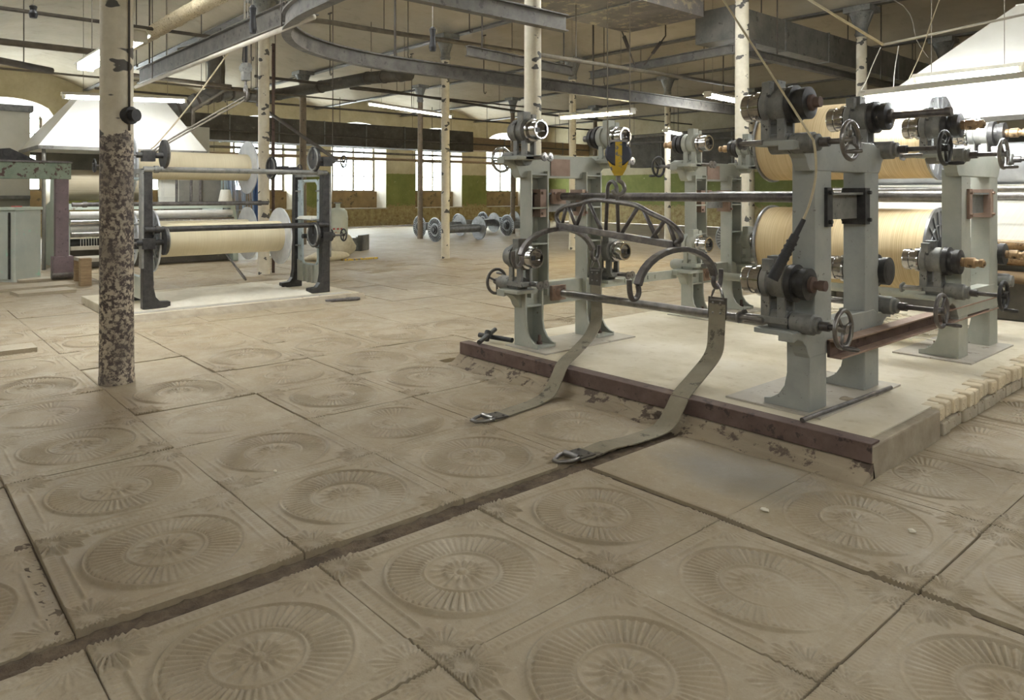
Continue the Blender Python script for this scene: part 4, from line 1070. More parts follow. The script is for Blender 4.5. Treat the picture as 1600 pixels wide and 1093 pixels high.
p = MB(); p.box((-0.3, -0.30, 0.36), (0.3, 0.40, 0.42)); p.build('top', 'sill', tb)
for x, y in ((0.25, -0.25), (0.25, 0.33), (-0.25, -0.25), (-0.25, 0.33)):
    p = MB(); p.box((x - 0.05, y - 0.05, -0.034), (x + 0.05, y + 0.05, 0.36)); p.build('leg', 'brownwood', tb)
p = MB(); p.box((-13.3, 3.05, -0.034), (-12.9, 3.55, 0.07)); p.cyl((-13.1, 3.3, 0.07), (-13.1, 3.3, 0.085), 0.07, n=14); tag(p.build('iron_block', 'greydark'), 'square iron block with a round recess on the floor left of the column', 'block')
p = MB(); p.box((-13.7, 2.62, -0.034), (-13.55, 2.78, 0.45)); tag(p.build('wooden_stub', 'brownwood'), 'upright brown wooden stub beside the low bench', 'wood')
for i, (px_, py_, w, d, a) in enumerate(((20, 452, 1.6, 0.6, 0.05), (68, 458, 0.75, 0.45, 0.1), (20, 550, 0.35, 0.3, 0.0), (70, 438, 0.8, 0.4, 0.0))):
    q = at(px_, py_, Z=0); p = MB(); p.box((-d / 2, -w / 2, 0), (d / 2, w / 2, 0.045)); o = p.build('loose_slab', 'tilepale'); o.location = (q.x, q.y, 0.002); o.rotation_euler[2] = a
    tag(o, ['long pale slab lying at the left edge behind the column', 'small pale slab in front of the long slab', 'little loose slab at the left edge near the column foot', 'pale slab before the grey cabinet'][i], 'slab', 'loose floor slabs')

# ================================================================== MIDDLE DISTANCE
def empty_beam(loc, label, rz=PI / 2, L=1.75):
    o = thing('empty_beam', label, 'beam', loc, rz, 'empty flanged beams on the floor'); h = L / 2; rf = 0.39
    b = MB(); b.cyl((-h, 0, 0), (h, 0, 0), 0.135, n=28, caps=False); b.build('barrel', 'alurib', o)
    for sg in (-1, 1):
        f = MB(); f.disc((sg * h, 0, 0), (sg, 0, 0), [(0.13, 0), (rf, 0), (rf, 0.025), (rf - 0.03, 0.03), (rf - 0.035, 0.012), (0.22, 0.012), (0.21, 0.03), (0.15, 0.03)], 44); fo = f.build('flange', 'alurib', o)
        r = MB()
        for i in range(28):
            a = 2 * PI * i / 28; r.bar((sg * (h + 0.015), math.cos(a) * 0.22, math.sin(a) * 0.22), (sg * (h + 0.015), math.cos(a) * (rf - 0.02), math.sin(a) * (rf - 0.02)), 0.018, 0.024, (1, 0, 0))
        r.build('flange_ribs', 'iron', fo)
        k = MB(); k.disc((sg * h, 0, 0), (sg, 0, 0), [(0.15, 0), (0.15, 0.06), (0.11, 0.07), (0.08, 0.05), (0.06, 0.09), (0, 0.09)], 24); k.build('hub', 'iron', o)
    return o


ZB = 0.39 - 0.034
empty_beam((-19.2, 14.5, ZB), 'nearest empty beam with dull barrel beside the slim white column')
empty_beam((-21.4, 15.4, ZB), 'empty beam left of and behind the nearest one')
empty_beam((-22.6, 18.0, ZB), 'empty beam with bright flange in the back of the row')
empty_beam((-20.2, 16.8 + 1.6, ZB), 'dark empty beam behind the brown slim column')
empty_beam((-24.2, 20.5, ZB), 'farthest empty beam against the green wall')
empty_beam((-10.5, 17.5, ZB), 'empty beam seen between the posts of the empty rack')
dr = at(528, 392, Z=0)
o = thing('storage_drum', 'tall pale green drum with red lettering behind the right fork stand', 'drum', (dr.x, dr.y, -0.034))
p = MB(); p.lathe((0, 0, 0), (0, 0, 1), [(0, 0), (0.25, 0), (0.255, 0.03), (0.255, 0.95), (0.23, 1.08), (0.16, 1.15), (0.06, 1.17), (0.06, 1.30), (0, 1.30)], 28); p.build('body', 'drumpaint', o)
p = MB(); p.disc((0, 0, 1.28), (0, 0, 1), [(0, 0), (0.10, 0), (0.10, 0.03), (0, 0.03)], 16); p.build('cap', 'greydark', o)
vd = (Vector((0, 0, 0)) - Vector((dr.x, dr.y, 0))).normalized(); sd = Vector((-vd.y, vd.x, 0))
for k, (a, z, w) in enumerate(((-0.10, 0.62, 0.06), (0.0, 0.62, 0.06), (0.09, 0.62, 0.05), (-0.05, 0.52, 0.06), (0.05, 0.52, 0.07))):
    c = (vd * math.cos(a / 0.255) + sd * math.sin(a / 0.255)); p = MB(); q = c * 0.258; t = Vector((-c.y, c.x, 0))
    p.bar(q - t * w / 2 + Vector((0, 0, z)), q + t * w / 2 + Vector((0, 0, z + 0.01)), 0.004, 0.045); p.build('red_mark', 'redmark', o)


def blob(name, mat, label, cat, c, s, seed, group=None):
    rng = random.Random(seed); b = MB(); n, m2 = 20, 12; vs = []; fs = []
    ph = [(rng.uniform(1, 4), rng.uniform(0, 6), rng.uniform(1, 4), rng.uniform(0, 6)) for _ in range(6)]
    for j in range(m2 + 1):
        v_ = -PI / 2 + PI * j / m2
        for i in range(n):
            u_ = 2 * PI * i / n; d = 1 + 0.07 * sum(math.sin(round(a) * u_ + b_) * math.cos(c_ * v_ + d_) for a, b_, c_, d_ in ph)
            x, y, z = math.cos(u_) * math.cos(v_) * d, math.sin(u_) * math.cos(v_) * d, math.sin(v_) * d
            vs.append((c[0] + x * s[0], c[1] + y * s[1], max(c[2] + z * s[2], -0.034)))
    fs = [(j * n + i, j * n + (i + 1) % n, (j + 1) * n + (i + 1) % n, (j + 1) * n + i) for j in range(m2) for i in range(n)]
    b.add(vs, fs, True); return tag(b.build(name, mat), label, cat, group)


s1 = at(523, 398, Z=0); s2 = at(545, 392, Z=0); s3 = at(507, 406, Z=0)
blob('sack', 'sack', 'slumped cream sack in front of the pale drum', 'sack', (s1.x + 0.2, s1.y, 0.22), (0.34, 0.38, 0.32), 3, 'sacks by the drum')
blob('sack', 'sack', 'flat cream sack at the foot of the right fork stand', 'sack', (s3.x + 0.1, s3.y, 0.08), (0.3, 0.5, 0.13), 5, 'sacks by the drum')
q = at(568, 389, Z=0)
p = MB(); p.box((-0.05, -0.30, 0), (0.05, 0.30, 0.42)); p.box((-0.3, -0.3, 0.0), (0.05, -0.2, 0.35)); p.box((-0.3, 0.2, 0.0), (0.05, 0.3, 0.35)); o = p.build('wooden_crate', 'greydark'); o.location = (q.x, q.y, -0.03); o.rotation_euler = (0, 0.0, 0.7)
tag(o, 'open dark crate lying right of the sacks', 'crate')
q = at(562, 404, Z=0); p = MB(); p.box((-0.06, -0.45, 0), (0.06, 0.45, 0.05)); o = p.build('board', 'yellow'); o.location = (q.x, q.y, -0.034); tag(o, 'yellow and white board on the floor by the crate', 'board')
# ================================================================== RIGHT BACKGROUND: SECOND MACHINE AND HOOD
H2 = hood((-3.2, 13.2, 2.55), 3.4, 4.2, 1.2, 1.4, 1.75, 'bright pale hood at the right edge above the second machine', (0.6, 0.3))
for x, y in ((-1.95, -1.6), (1.95, -1.6), (-1.95, 1.6), (1.95, 1.6)):
    p = MB(); p.cyl((x, y, -2.58), (x, y, -0.05), 0.04, n=10); p.build('leg', 'duct', H2)
m2_ = thing('sizing_machine', 'second machine with a white warp sheet and grey drum behind the loaded rack', 'machine', (-2.6, 11.0, 0))
for x in (-2.2, 2.6):
    f = MB(); f.prism([(-1.2, -0.034), (1.6, -0.034), (1.6, 1.3), (0.9, 1.5), (0.9, 2.1), (0.2, 2.1), (0.1, 1.5), (-1.2, 1.1)], 'x', x - 0.06, x + 0.06); f.build('side_frame', 'greygreen', m2_, bevel=0.01)
r = MB(); r.cyl((-2.1, 0.55, 1.85), (2.5, 0.55, 1.85), 0.34, n=36); r.build('drying_drum', 'alu', m2_)
r = MB(); r.ribbon([(0.2, -1.25, 0.95), (0.2, -1.1, 1.02), (0.2, -0.1, 1.42), (0.2, 0.25, 1.62)], 4.5, (1, 0, 0), 0.01); r.build('warp_sheet', 'yarnwhite', m2_)
for y, z, rr, mat in ((-1.2, 0.92, 0.06, 'brass'), (-1.15, 0.74, 0.06, 'brass'), (-1.2, 0.55, 0.07, 'brownwood'), (-0.1, 1.46, 0.05, 'steel'), (-0.9, 1.55, 0.035, 'steel')):
    r = MB(); r.cyl((-2.15, y, z), (2.55, y, z), rr, n=16); r.build('roller', mat, m2_)
r = MB(); r.box((-2.1, -0.9, 0.02), (2.5, 1.2, 0.48)); r.build('trough', 'duct', m2_)
bx_ = thing('beam_cradle', 'pale low cradle frame at the right edge behind the far right stand', 'cradle', (-1.55, 8.3, PH))
for y in (-0.35, 0.35):
    p = MB(); p.box((-0.04, y - 0.04, 0), (0.04, y + 0.04, 0.55)); p.build('leg', 'greygreen', bx_)
p = MB(); p.box((-0.05, -0.45, 0.50), (0.05, 0.45, 0.60)); p.build('rail', 'greygreen', bx_)
p = MB(); p.box((-0.05, -0.35, 0.12), (0.05, 0.35, 0.18)); p.build('stretcher', 'greygreen', bx_)


# ================================================================== CEILING: RAILS, DUCTS, PIPES
def ibeam(p0, p1, h, w, th=0.014):
    p0, p1 = Vector(p0), Vector(p1); b = MB(); z = Vector((0, 0, 1))
    b.bar(p0 + z * (h / 2 - th / 2), p1 + z * (h / 2 - th / 2), w, th); b.bar(p0 - z * (h / 2 - th / 2), p1 - z * (h / 2 - th / 2), w, th); b.bar(p0, p1, th, h - th); return b


def hangers(parent, pts, r=0.010, mat='pipedark'):
    for (x, y, z) in pts:
        k = MB(); k.cyl((x, y, z), (x, y, ceil_z(y) + 0.02), r, n=6); k.build('hanger', mat, parent)


mr = thing('monorail', 'long grey crane rail curving across the ceiling', 'rail', (0, 0, 0)); ZM = 3.45
path = [(-9.5, 15.4), (-9.5, 12), (-9.5, 9), (-9.5, 6.4), (-9.45, 5.6), (-9.25, 4.85), (-8.85, 4.2), (-8.2, 3.7), (-7.4, 3.45), (-6.3, 3.38), (-4.0, 3.38), (-1.0, 3.38)]
sp_ = smooth([(a, b, 0) for a, b in path], 5); sec = [(-0.055, 0.11), (0.055, 0.11), (0.055, 0.09), (0.010, 0.085), (0.010, -0.085), (0.055, -0.09), (0.055, -0.11), (-0.055, -0.11), (-0.055, -0.09), (-0.010, -0.085), (-0.010, 0.085), (-0.055, 0.09)]
vs = []; K = len(sec)
for i, q in enumerate(sp_):
    d = (sp_[min(i + 1, len(sp_) - 1)] - sp_[max(i - 1, 0)]).normalized(); a = Vector((d.y, -d.x, 0)); vs += [Vector((q.x, q.y, ZM)) + a * s + Vector((0, 0, z)) for s, z in sec]
b = MB(); b.add(vs, [(i * K + (k + 1) % K, i * K + k, (i + 1) * K + k, (i + 1) * K + (k + 1) % K) for i in range(len(sp_) - 1) for k in range(K)] + [tuple(range(K)), tuple(reversed(range((len(sp_) - 1) * K, len(sp_) * K)))]); b.build('rail', 'beam', mr)
hangers(mr, [(-9.5, 14.8, ZM), (-9.5, 10.4, ZM), (-9.5, 6.0, ZM), (-8.2, 3.7, ZM), (-4.0, 3.38, ZM)], 0.018)
for (p0, p1, h, w, lab, hg) in (((-6.25, 0.5, 3.55), (-6.25, 6.35, 3.55), 0.20, 0.11, 'dark crane rail ending at the column behind the empty rack', [(-6.25, 1.2, 3.6), (-6.25, 3.6, 3.6)]),
                                ((-14.5, 3.75, 3.62), (-7.6, 3.75, 3.62), 0.26, 0.12, 'heavy girder beside the rope-lagged pipe at top left', [(-13.9, 3.75, 3.7), (-8.5, 3.75, 3.7)]),
                                ((-10.4, 11.3, 3.95), (-6.45, 11.0, 3.95), 0.16, 0.10, 'cross girder hung from turnbuckles left of the dashed column', [(-9.9, 11.26, 4.0)]),
                                ((-6.9, 11.0, 3.95), (-6.9, 18.5, 3.95), 0.14, 0.12, 'girder under the square duct on the right', [(-6.9, 12.5, 4.0), (-6.9, 17.0, 4.0)]),
                                ((-8.9, 6.9, 3.68), (-8.9, 9.2, 3.62), 0.16, 0.09, 'short bright splice girder above the crane rail', [(-8.9, 7.2, 3.7), (-8.9, 9.0, 3.7)])):
    o = thing('girder', lab, 'girder', (0, 0, 0)); ibeam(p0, p1, h, w).build('web', 'beam', o); hangers(o, hg, 0.014)
for k, (lo, hi, mat, lab, hg) in enumerate((((-8.9, 5.6, 4.5), (-7.25, 10.7, 5.05), 'ductpeel', 'wide peeling flat duct under the ceiling at top centre', None), ((-7.9, 11.4, 4.22), (-7.1, 22.0, 4.80), 'duct', 'square grey air duct at top right', None),
                                            ((-27.6, 8.0, 3.42), (-26.6, 21.0, 4.34), 'ductdark', 'long dark sooty trunk in front of the far windows', None), ((-27.4, 21.0, 3.5), (-26.7, 28.9, 4.1), 'brownwood', 'brown timber trunk in front of the third and fourth windows', None),
                                            ((-22.0, 26.6, 2.7), (-6.0, 27.4, 4.2), 'ductdark', 'dark overhead trunk along the green end wall', None))):
    o = thing('air_duct', lab, 'duct', (0, 0, 0)); d = MB(); d.box(lo, hi); d.build('trunk', mat, o)
    ax = 1 if hi[1] - lo[1] > hi[0] - lo[0] else 0; n_ = int((hi[ax] - lo[ax]) / 1.7)
    for i in range(1, n_):
        c = lo[ax] + (hi[ax] - lo[ax]) * i / n_; l2 = [lo[j] - 0.018 for j in range(3)]; h2 = [hi[j] + 0.018 for j in range(3)]; l2[ax] = c - 0.02; h2[ax] = c + 0.02
        d = MB(); d.box(tuple(l2), tuple(h2)); d.build('joint_band', 'greydark', o)
    cxm = [(lo[0] + hi[0]) / 2, (lo[1] + hi[1]) / 2]
    for f in (0.15, 0.5, 0.85):
        q = list(cxm); q[ax] = lo[ax] + (hi[ax] - lo[ax]) * f; hangers(o, [(q[0], q[1], hi[2] - 0.01)], 0.014)


def run(label, pts, r, mat='pipe', hang=(), rings=0, name='ceiling_pipe', cat='pipe', smoothn=0):
    o = thing(name, label, cat, (0, 0, 0)); P = smooth([tuple(q) for q in pts], smoothn) if smoothn else [Vector(q) for q in pts]
    t = MB(); t.tube(P, r, 14 if r > 0.06 else 8); t.build('pipe', mat, o)
    if rings:
        for i in range(rings):
            f = (i + 0.5) / rings; k = int(f * (len(P) - 1)); g = f * (len(P) - 1) - k; q = P[k].lerp(P[min(k + 1, len(P) - 1)], g); d = (P[min(k + 1, len(P) - 1)] - P[k]).normalized()
            z = MB(); z.cyl(q - d * 0.03, q + d * 0.03, r * 1.10, n=16); z.build('clamp_ring', 'pipedark', o)
    hangers(o, hang, 0.008)
    return o


o = thing('ceiling_pipe', 'thick rope-lagged pipe at top left', 'pipe', (0, 0, 0)); t = MB(); rr_ = random.Random(9)
pts = [(-14.2 + 8.2 * i / 260, 3.38 + rr_.uniform(-.006, .006), 4.02 + rr_.uniform(-.006, .006)) for i in range(261)]
t.tube(pts, [0.102 + 0.008 * math.sin(i * 2.1) + rr_.uniform(-.006, .006) for i in range(261)], 14); t.build('rope_lagging', 'rope', o)
hangers(o, [(-13.5, 3.38, 4.1), (-9.0, 3.38, 4.1)], 0.008)
run('pale thin rod below the left girder', [(-14.0, 3.55, 3.36), (-7.2, 3.55, 3.36)], 0.03, 'sill', [(-13, 3.55, 3.37), (-8, 3.55, 3.37)])
run('thin dark pipe crossing the top left corner', [(-12.0, -1, 4.0), (-12.0, 4.4, 4.0)], 0.028, 'pipedark', [(-12, 0.8, 4), (-12, 4.0, 4)])
run('dusty pipe behind the slanted lamp', [(-13.0, -1, 3.72), (-13.0, 3.2, 3.72)], 0.05, 'pipe', [(-13, 0.8, 3.75), (-13, 2.8, 3.75)])
run('dark channel pipe at the left edge', [(-12.4, -1, 3.52), (-12.4, 0.2, 3.5), (-13.4, 2.2, 3.42)], 0.05, 'pipedark', [(-12.4, 0.1, 3.5), (-13.2, 1.8, 3.45)])
run('bent pipe above the left hood', [at(205, 117, X=-16.6), at(360, 135, X=-16.6), at(302, 172, X=-17.4), at(302, 200, X=-17.4)], 0.045, 'pipe', [tuple(at(260, 123, X=-16.6)), tuple(at(345, 133, X=-16.6))])
run('black duct elbow over the left hood', [at(282, 88, t=17.5), at(312, 82, t=17.6), at(332, 88, t=17.6), at(338, 104, t=17.6), at(336, 135, t=17.6), at(330, 152, t=17.5)], 0.20, 'ductdark', [tuple(at(312, 82, t=17.6))], 0, 'air_duct', 'duct', 4)
run('ribbed pale duct leading to the left hood', [at(255, 176, t=17.0), at(290, 165, t=17.3), at(322, 152, t=17.6), at(362, 146, t=18.5), at(420, 152, t=20)], 0.17, 'duct', [tuple(at(322, 150, t=17.6)), tuple(at(400, 150, t=19.6))], 9, 'air_duct', 'duct', 4)
run('dark round pipe clamped to the dark column', [at(405, 153, t=20.4), at(575, 122, t=18.0), at(640, 116, t=17.0)], 0.15, 'ductdark', [tuple(at(430, 147, t=20.0)), tuple(at(580, 120, t=17.9))], 5)
run('bowed pipe above the curved rail', [at(458, 38, X=-10.6), at(480, 33, X=-10.9), at(510, 34, X=-11.0), at(600, 49, X=-11.0), at(810, 80, X=-11.0), at(1000, 110, X=-11)], 0.042, 'pipe', [tuple(at(600, 48, X=-11.0)), tuple(at(800, 78, X=-11.0))], 0, 'ceiling_pipe', 'pipe', 4)
run('thin dark pipe across the middle distance', [at(398, 119, X=-17), at(600, 141, X=-17), at(810, 174, X=-17), at(960, 190, X=-17)], 0.035, 'pipedark', [tuple(at(430, 122, X=-17)), tuple(at(620, 143, X=-17)), tuple(at(780, 168, X=-17))])
run('straight pale pipe under the peeling duct', [at(846, 86, X=-8.1), at(1150, 134, X=-8.1)], 0.034, 'pipe', [tuple(at(900, 94, X=-8.1)), tuple(at(1100, 126, X=-8.1))])
run('vertical rust-red pipe by the left column', [at(425, 72, t=14.0), at(427, 68, t=14), (at(427, 68, t=14).x, at(427, 68, t=14).y, 0.0)], 0.03, 'rust')
run('lower pipe in front of the far windows', [(-28.6, 7.0, 3.05), (-28.6, 28.5, 3.05)], 0.06, 'brownwood', [(-28.6, 10, 3.1), (-28.6, 19, 3.1), (-28.6, 27, 3.1)])
run('upper pipe in front of the far windows', [(-28.3, 6.0, 3.28), (-28.3, 28.5, 3.28)], 0.05, 'pipe', [(-28.3, 12, 3.3), (-28.3, 21, 3.3)])
run('far dark pipe in front of the sooty trunk', [(-26.3, 6.0, 3.75), (-26.3, 28.5, 3.75)], 0.03, 'pipedark', [(-26.3, 9, 3.8), (-26.3, 18, 3.8), (-26.3, 26, 3.8)])
run('pipe above the second far trunk', [(-24.0, 5.0, 4.55), (-24.0, 28.5, 4.55)], 0.035, 'pipedark', [(-24, 8, 4.6), (-24, 16, 4.6), (-24, 24, 4.6)])
run('pale conduit above the left hood machine', [(-16.0, -2, 3.75), (-16.0, 9, 3.75)], 0.02, 'pipe', [(-16, 1.2, 3.75), (-16, 6.4, 3.75)])
run('conduit running to the far lamps', [(-15.4, 8.5, 3.95), (-15.4, 22, 3.95)], 0.02, 'pipedark', [(-15.4, 10, 3.95), (-15.4, 16, 3.95)])
run('pipe along the end wall ducts', [(-20, 24.5, 3.9), (-5, 24.5, 3.9)], 0.06, 'pipe', [(-18, 24.5, 3.95), (-8, 24.5, 3.95)])
run('second pipe along the end wall ducts', [(-20, 22.0, 3.4), (-5, 22.0, 3.4)], 0.04, 'pipedark', [(-18, 22, 3.45), (-8, 22, 3.45)])
run('dark strut slanting down behind the left stand', [at(402, 163, t=14.2), at(526, 250, t=13.0)], 0.035, 'pipedark', [tuple(at(402, 163, t=14.2)), tuple(at(520, 246, t=13.05))])
run('pale conduit from the ceiling to the lamp at top right', [at(1262, -2, t=7.6), at(1380, 70, t=7.4)], 0.014, 'cream', [tuple(at(1264, 0, t=7.6))])
run('grey conduit rising to the right edge', [at(1380, 70, t=7.4), at(1640, 14, t=6.6)], 0.012, 'sill', [tuple(at(1636, 15, t=6.6))])
for k, (a, b, lab) in enumerate((((970, 44), (992, 102), 'left turnbuckle rod above the cross girder'), ((1040, 56), (1006, 102), 'right turnbuckle rod above the cross girder'))):
    o = thing('tie_rod', lab, 'rod', (0, 0, 0)); p0, p1 = at(a[0], a[1], t=13.7), at(b[0], b[1], t=13.7); c = MB(); c.tube([p0, p1], 0.014, 6); c.build('rod', 'pipedark', o)
    m_, d = p0.lerp(p1, 0.4), (p1 - p0).normalized(); s_ = Vector((d.z, 0, -d.x)).normalized() * 0.028
    for sg in (-1, 1): c = MB(); c.tube([m_ - d * 0.14 + s_ * sg, m_ + d * 0.14 + s_ * sg], 0.011, 6); c.build('turnbuckle', 'pipedark', o)
    hangers(o, [tuple(p0)], 0.012)

# ropes, hooks and pendants
def rope(label, pts, r=0.012, mat='cream', name='rope', sn=5):
    t = MB(); P = smooth([tuple(q) for q in pts], sn) if sn else [Vector(q) for q in pts]; t.tube(P, r, 6); return tag(t.build(name, mat), label, 'rope')


g0 = at(1252, 350, t=4.12); g1 = at(1207, 436, t=4.12)
pg = thing('pull_handle', 'black ribbed hand grip hanging on a rope at the near right stand', 'handle', (0, 0, 0))
rp = smooth([tuple(q) for q in (at(1060, -106, t=4.9), at(1130, 0, t=4.7), at(1200, 108, t=4.45), at(1262, 205, t=4.1), at(1272, 225, t=4.05), at(1275, 270, t=4.08), at(1266, 315, t=4.1), g0)], 6)
zz = rp[0]; rp = [Vector((zz.x, zz.y, ceil_z(zz.y) + 0.02))] + rp
c = MB(); c.tube(rp, 0.007, 8); c.build('rope', 'cream', pg)
d = (g1 - g0).normalized(); c = MB(); c.cyl(g0 - d * 0.03, g0 + d * 0.09, 0.013, 0.018, 12); c.cyl(g0 + d * 0.07, g1, 0.024, 0.032, 14); c.build('grip', 'black', pg)
for i in range(7):
    q = g0.lerp(g1, 0.32 + 0.09 * i); c = MB(); c.cyl(q, q + d * 0.012, 0.031, n=12); c.build('grip_rib', 'black', pg)
lh = at(384, 110, t=10.0)
hk = thing('small_hoist', 'small hoist hook hanging over the left stand', 'hoist', tuple(lh))
c = MB(); c.box((-0.05, -0.05, -0.14), (0.05, 0.05, 0.10)); c.cyl((-0.06, 0, 0.03), (0.06, 0, 0.03), 0.07, n=16); c.build('block', 'greydark', hk, bevel=0.01)
c = MB(); c.tube(smooth([(0, 0, -0.14), (0, 0, -0.24), (0.05, 0, -0.30), (0.04, 0, -0.38), (-0.02, 0, -0.40), (-0.06, 0, -0.35)], 4), 0.018, 8); c.torus((0, 0, -0.25), (0, 1, 0), 0.05, 0.012, 16, 6); c.build('hook', 'steel', hk)
for sx in (-0.06, 0.07):
    c = MB(); c.cyl((sx, 0, 0.05), (sx, 0, ceil_z(lh.y) - lh.z + .02), 0.005, n=5); c.build('cable', 'wire', hk)
rope('pale rope from the left stand up to the pale rod', [at(236, 232, t=10.0), at(248, 222, t=10.0), at(300, 160, t=10.2), at(368, 67, t=10.4)], 0.010, 'cream')
rope('pair of grey slings from the left stand to the small hoist hook, upper strand', [at(238, 236, t=9.9), at(262, 220, t=9.9), at(320, 186, t=9.95), at(381, 152, t=10.0)], 0.012, 'wire')
rope('pair of grey slings from the left stand to the small hoist hook, lower strand', [at(238, 241, t=9.9), at(266, 222, t=9.9), at(324, 189, t=9.95), at(383, 156, t=10.0)], 0.012, 'wire')
for px_, py0_, py1_, t_, lab in ((395, 8, 52, 8.5, 'dark pendant switch hanging at top left of the centre'), (676, 42, 80, 9.0, 'slim dark pendant switch on a twisted wire'), (52, 8, 28, 8.0, 'dark pendant bracket at the top left corner'), (383, 55, 98, 10.6, 'dark pendant grip beside the small hoist')):
    p0, p1 = at(px_, py0_, t=t_), at(px_, py1_, t=t_); o = thing('pendant_switch', lab, 'pendant', tuple(p1)); L = p0.z - p1.z
    c = MB(); c.disc((0, 0, 0), (0, 0, 1), [(0, 0), (0.035, 0.0), (0.045, 0.05), (0.03, L * 0.6), (0.04, L * 0.9), (0.02, L), (0, L)], 12); c.build('grip', 'black', o)
    c = MB(); c.cyl((0, 0, L - 0.01), (0, 0, ceil_z(p1.y) - p1.z + .02), 0.007, n=6); c.build('wire', 'wire', o)
ww = 0
for (pts, mat, lab) in (([at(1376, 74, t=7.4), at(1362, 105, t=7.35), at(1352, 130, t=7.3), at(1342, 145, t=7.2)], 'paper', 'white flex drooping to the glaring lamp'), ([at(1404, 72, t=7.3), at(1398, 110, t=7.2), at(1396, 138, t=7.1)], 'paper', 'fluffy white string above the glaring lamp'),
                        ([at(1490, -60, t=7.0), at(1455, 35, t=7.0), at(1440, 80, t=7.0), at(1415, 135, t=7.0)], 'cream', 'pale slanting cord above the glaring lamp'), ([at(1300, -40, t=8.0), at(1410, 8, t=8.0), at(1432, 62, t=8.0), at(1450, 90, t=8.0)], 'wire', 'thin wire hanging from the top right ceiling')):
    rope(lab, pts, 0.0045, mat, 'wire_flex', 4)
for k, (x, y, zb) in enumerate(((-11.5, 4.6, 3.6), (-12.5, 8.2, 4.2), (-16, 8.3, 4.3), (-15.5, 12.6, 4.2), (-19, 12.6, 4.1), (-11, 12.4, 3.9), (-13.5, 16.8, 4.2), (-10.5, 8.2, 4.4), (-16.5, 4.2, 4.1), (-22, 8, 4.2))):
    c = MB(); z1 = ceil_z(y) + 0.02; c.tube([(x, y, z1), (x, y, zb + 0.08), (x + 0.03, y, zb + 0.01), (x + 0.07, y, zb), (x + 0.10, y, zb + 0.05)], 0.010, 6); c.cbox((x, y, z1 - 0.04), (0.16, 0.03, 0.03))
    tag(c.build('ceiling_hook', 'pipedark'), ['rod hook under the vault near the small hoist', 'rod hook under the vault right of the rail bend', 'rod hook above the dark round pipe', 'rod hook near the slim white column', 'rod hook before the sooty trunk', 'rod hook near the peeling duct', 'rod hook in the middle far vault', 'rod hook beside the bowed pipe', 'rod hook above the left hood', 'rod hook near the far left window'][k], 'hook', 'ceiling rod hooks')

# ================================================================== SMALL THINGS ON FLOOR AND PLATFORM
k = thing('tee_handle_tool', 'crossed black bars with a round rod lying on the left platform corner', 'tool', (-5.02, 4.06, PH + 0.004), 0.0)
c = MB(); c.cyl((-0.16, 0.10, 0.035), (0.22, 0.16, 0.035), 0.022, n=12); c.build('bar', 'black', k)
c = MB(); c.cyl((0.12, -0.13, 0.04), (-0.06, 0.20, 0.085), 0.020, n=12); c.build('rod', 'iron', k)
c = MB(); c.cyl((0.03, 0.02, 0.03), (0.0, 0.07, 0.09), 0.03, n=12); c.build('collar', 'iron', k)
r0, r1 = at(1253, 656, Z=PH + 0.018), at(1392, 605, Z=PH + 0.018)
c = MB(); c.cyl(r0, r1, 0.014, n=10); tag(c.build('iron_rod', 'rodsteel'), 'thin iron rod lying along the near right floor plate', 'rod')
for k, (a, b, r, lab) in enumerate((((205, 497), (272, 489), 0.03, 'dark rod on the floor at the foot of the dark fork stand'), ((508, 470), (562, 466), 0.022, 'dark shiny rod on the floor by the pale blue fork stand'), ((362, 402), (383, 437), 0.018, 'thin pale rod leaning under the lower left beam'))):
    if k == 2: p1 = at(384, 437, Z=0.088); p0 = p1 + Vector((-0.5, -0.15, 0.42))
    else: p0, p1 = at(a[0], a[1], Z=r + 0.004), at(b[0], b[1], Z=r + 0.004)
    c = MB(); c.cyl(p0, p1, r, n=10); c.cyl(p0.lerp(p1, 0.6), p0.lerp(p1, 0.95), r * 1.3, n=10); tag(c.build('iron_rod', 'rodsteel' if k < 2 else 'steel'), lab, 'rod')
for k, (px_, py_, sx, sy, lab) in enumerate(((1325, 626, 0.06, 0.035, 'small stone chip by the near right floor plate'), (1425, 830, 0.016, 0.010, 'tiny white scrap on the tiles at lower right'), (1195, 797, 0.022, 0.014, 'white crumb on the smooth plate before the platform'), (430, 737, 0.012, 0.008, 'small crumb on the left tiles'))):
    z = PH if k == 0 else 0.004; q = at(px_, py_, Z=z); blob('debris', 'mortar' if k == 0 else 'lint', lab, 'debris', (q.x, q.y, z + 0.004), (sx, sy, 0.02 if k == 0 else 0.008), 20 + k)
lt = MB()
for i in range(90):
    u = random.random(); x = -4.3 + 2.0 * random.random(); y = 7.0 + 1.3 * random.random(); a = random.random() * PI
    lt.tube([(x, y, PH + 0.004 + 0.02 * random.random()), (x + 0.15 * math.cos(a), y + 0.15 * math.sin(a), PH + 0.03 * random.random() + .008), (x + 0.32 * math.cos(a + .4), y + 0.32 * math.sin(a + .4), PH + 0.006)], 0.006, 4)
tag(lt.build('yarn_waste', 'lint'), 'tangled yarn waste lying under the loaded beams', 'yarn waste', None, 'stuff')
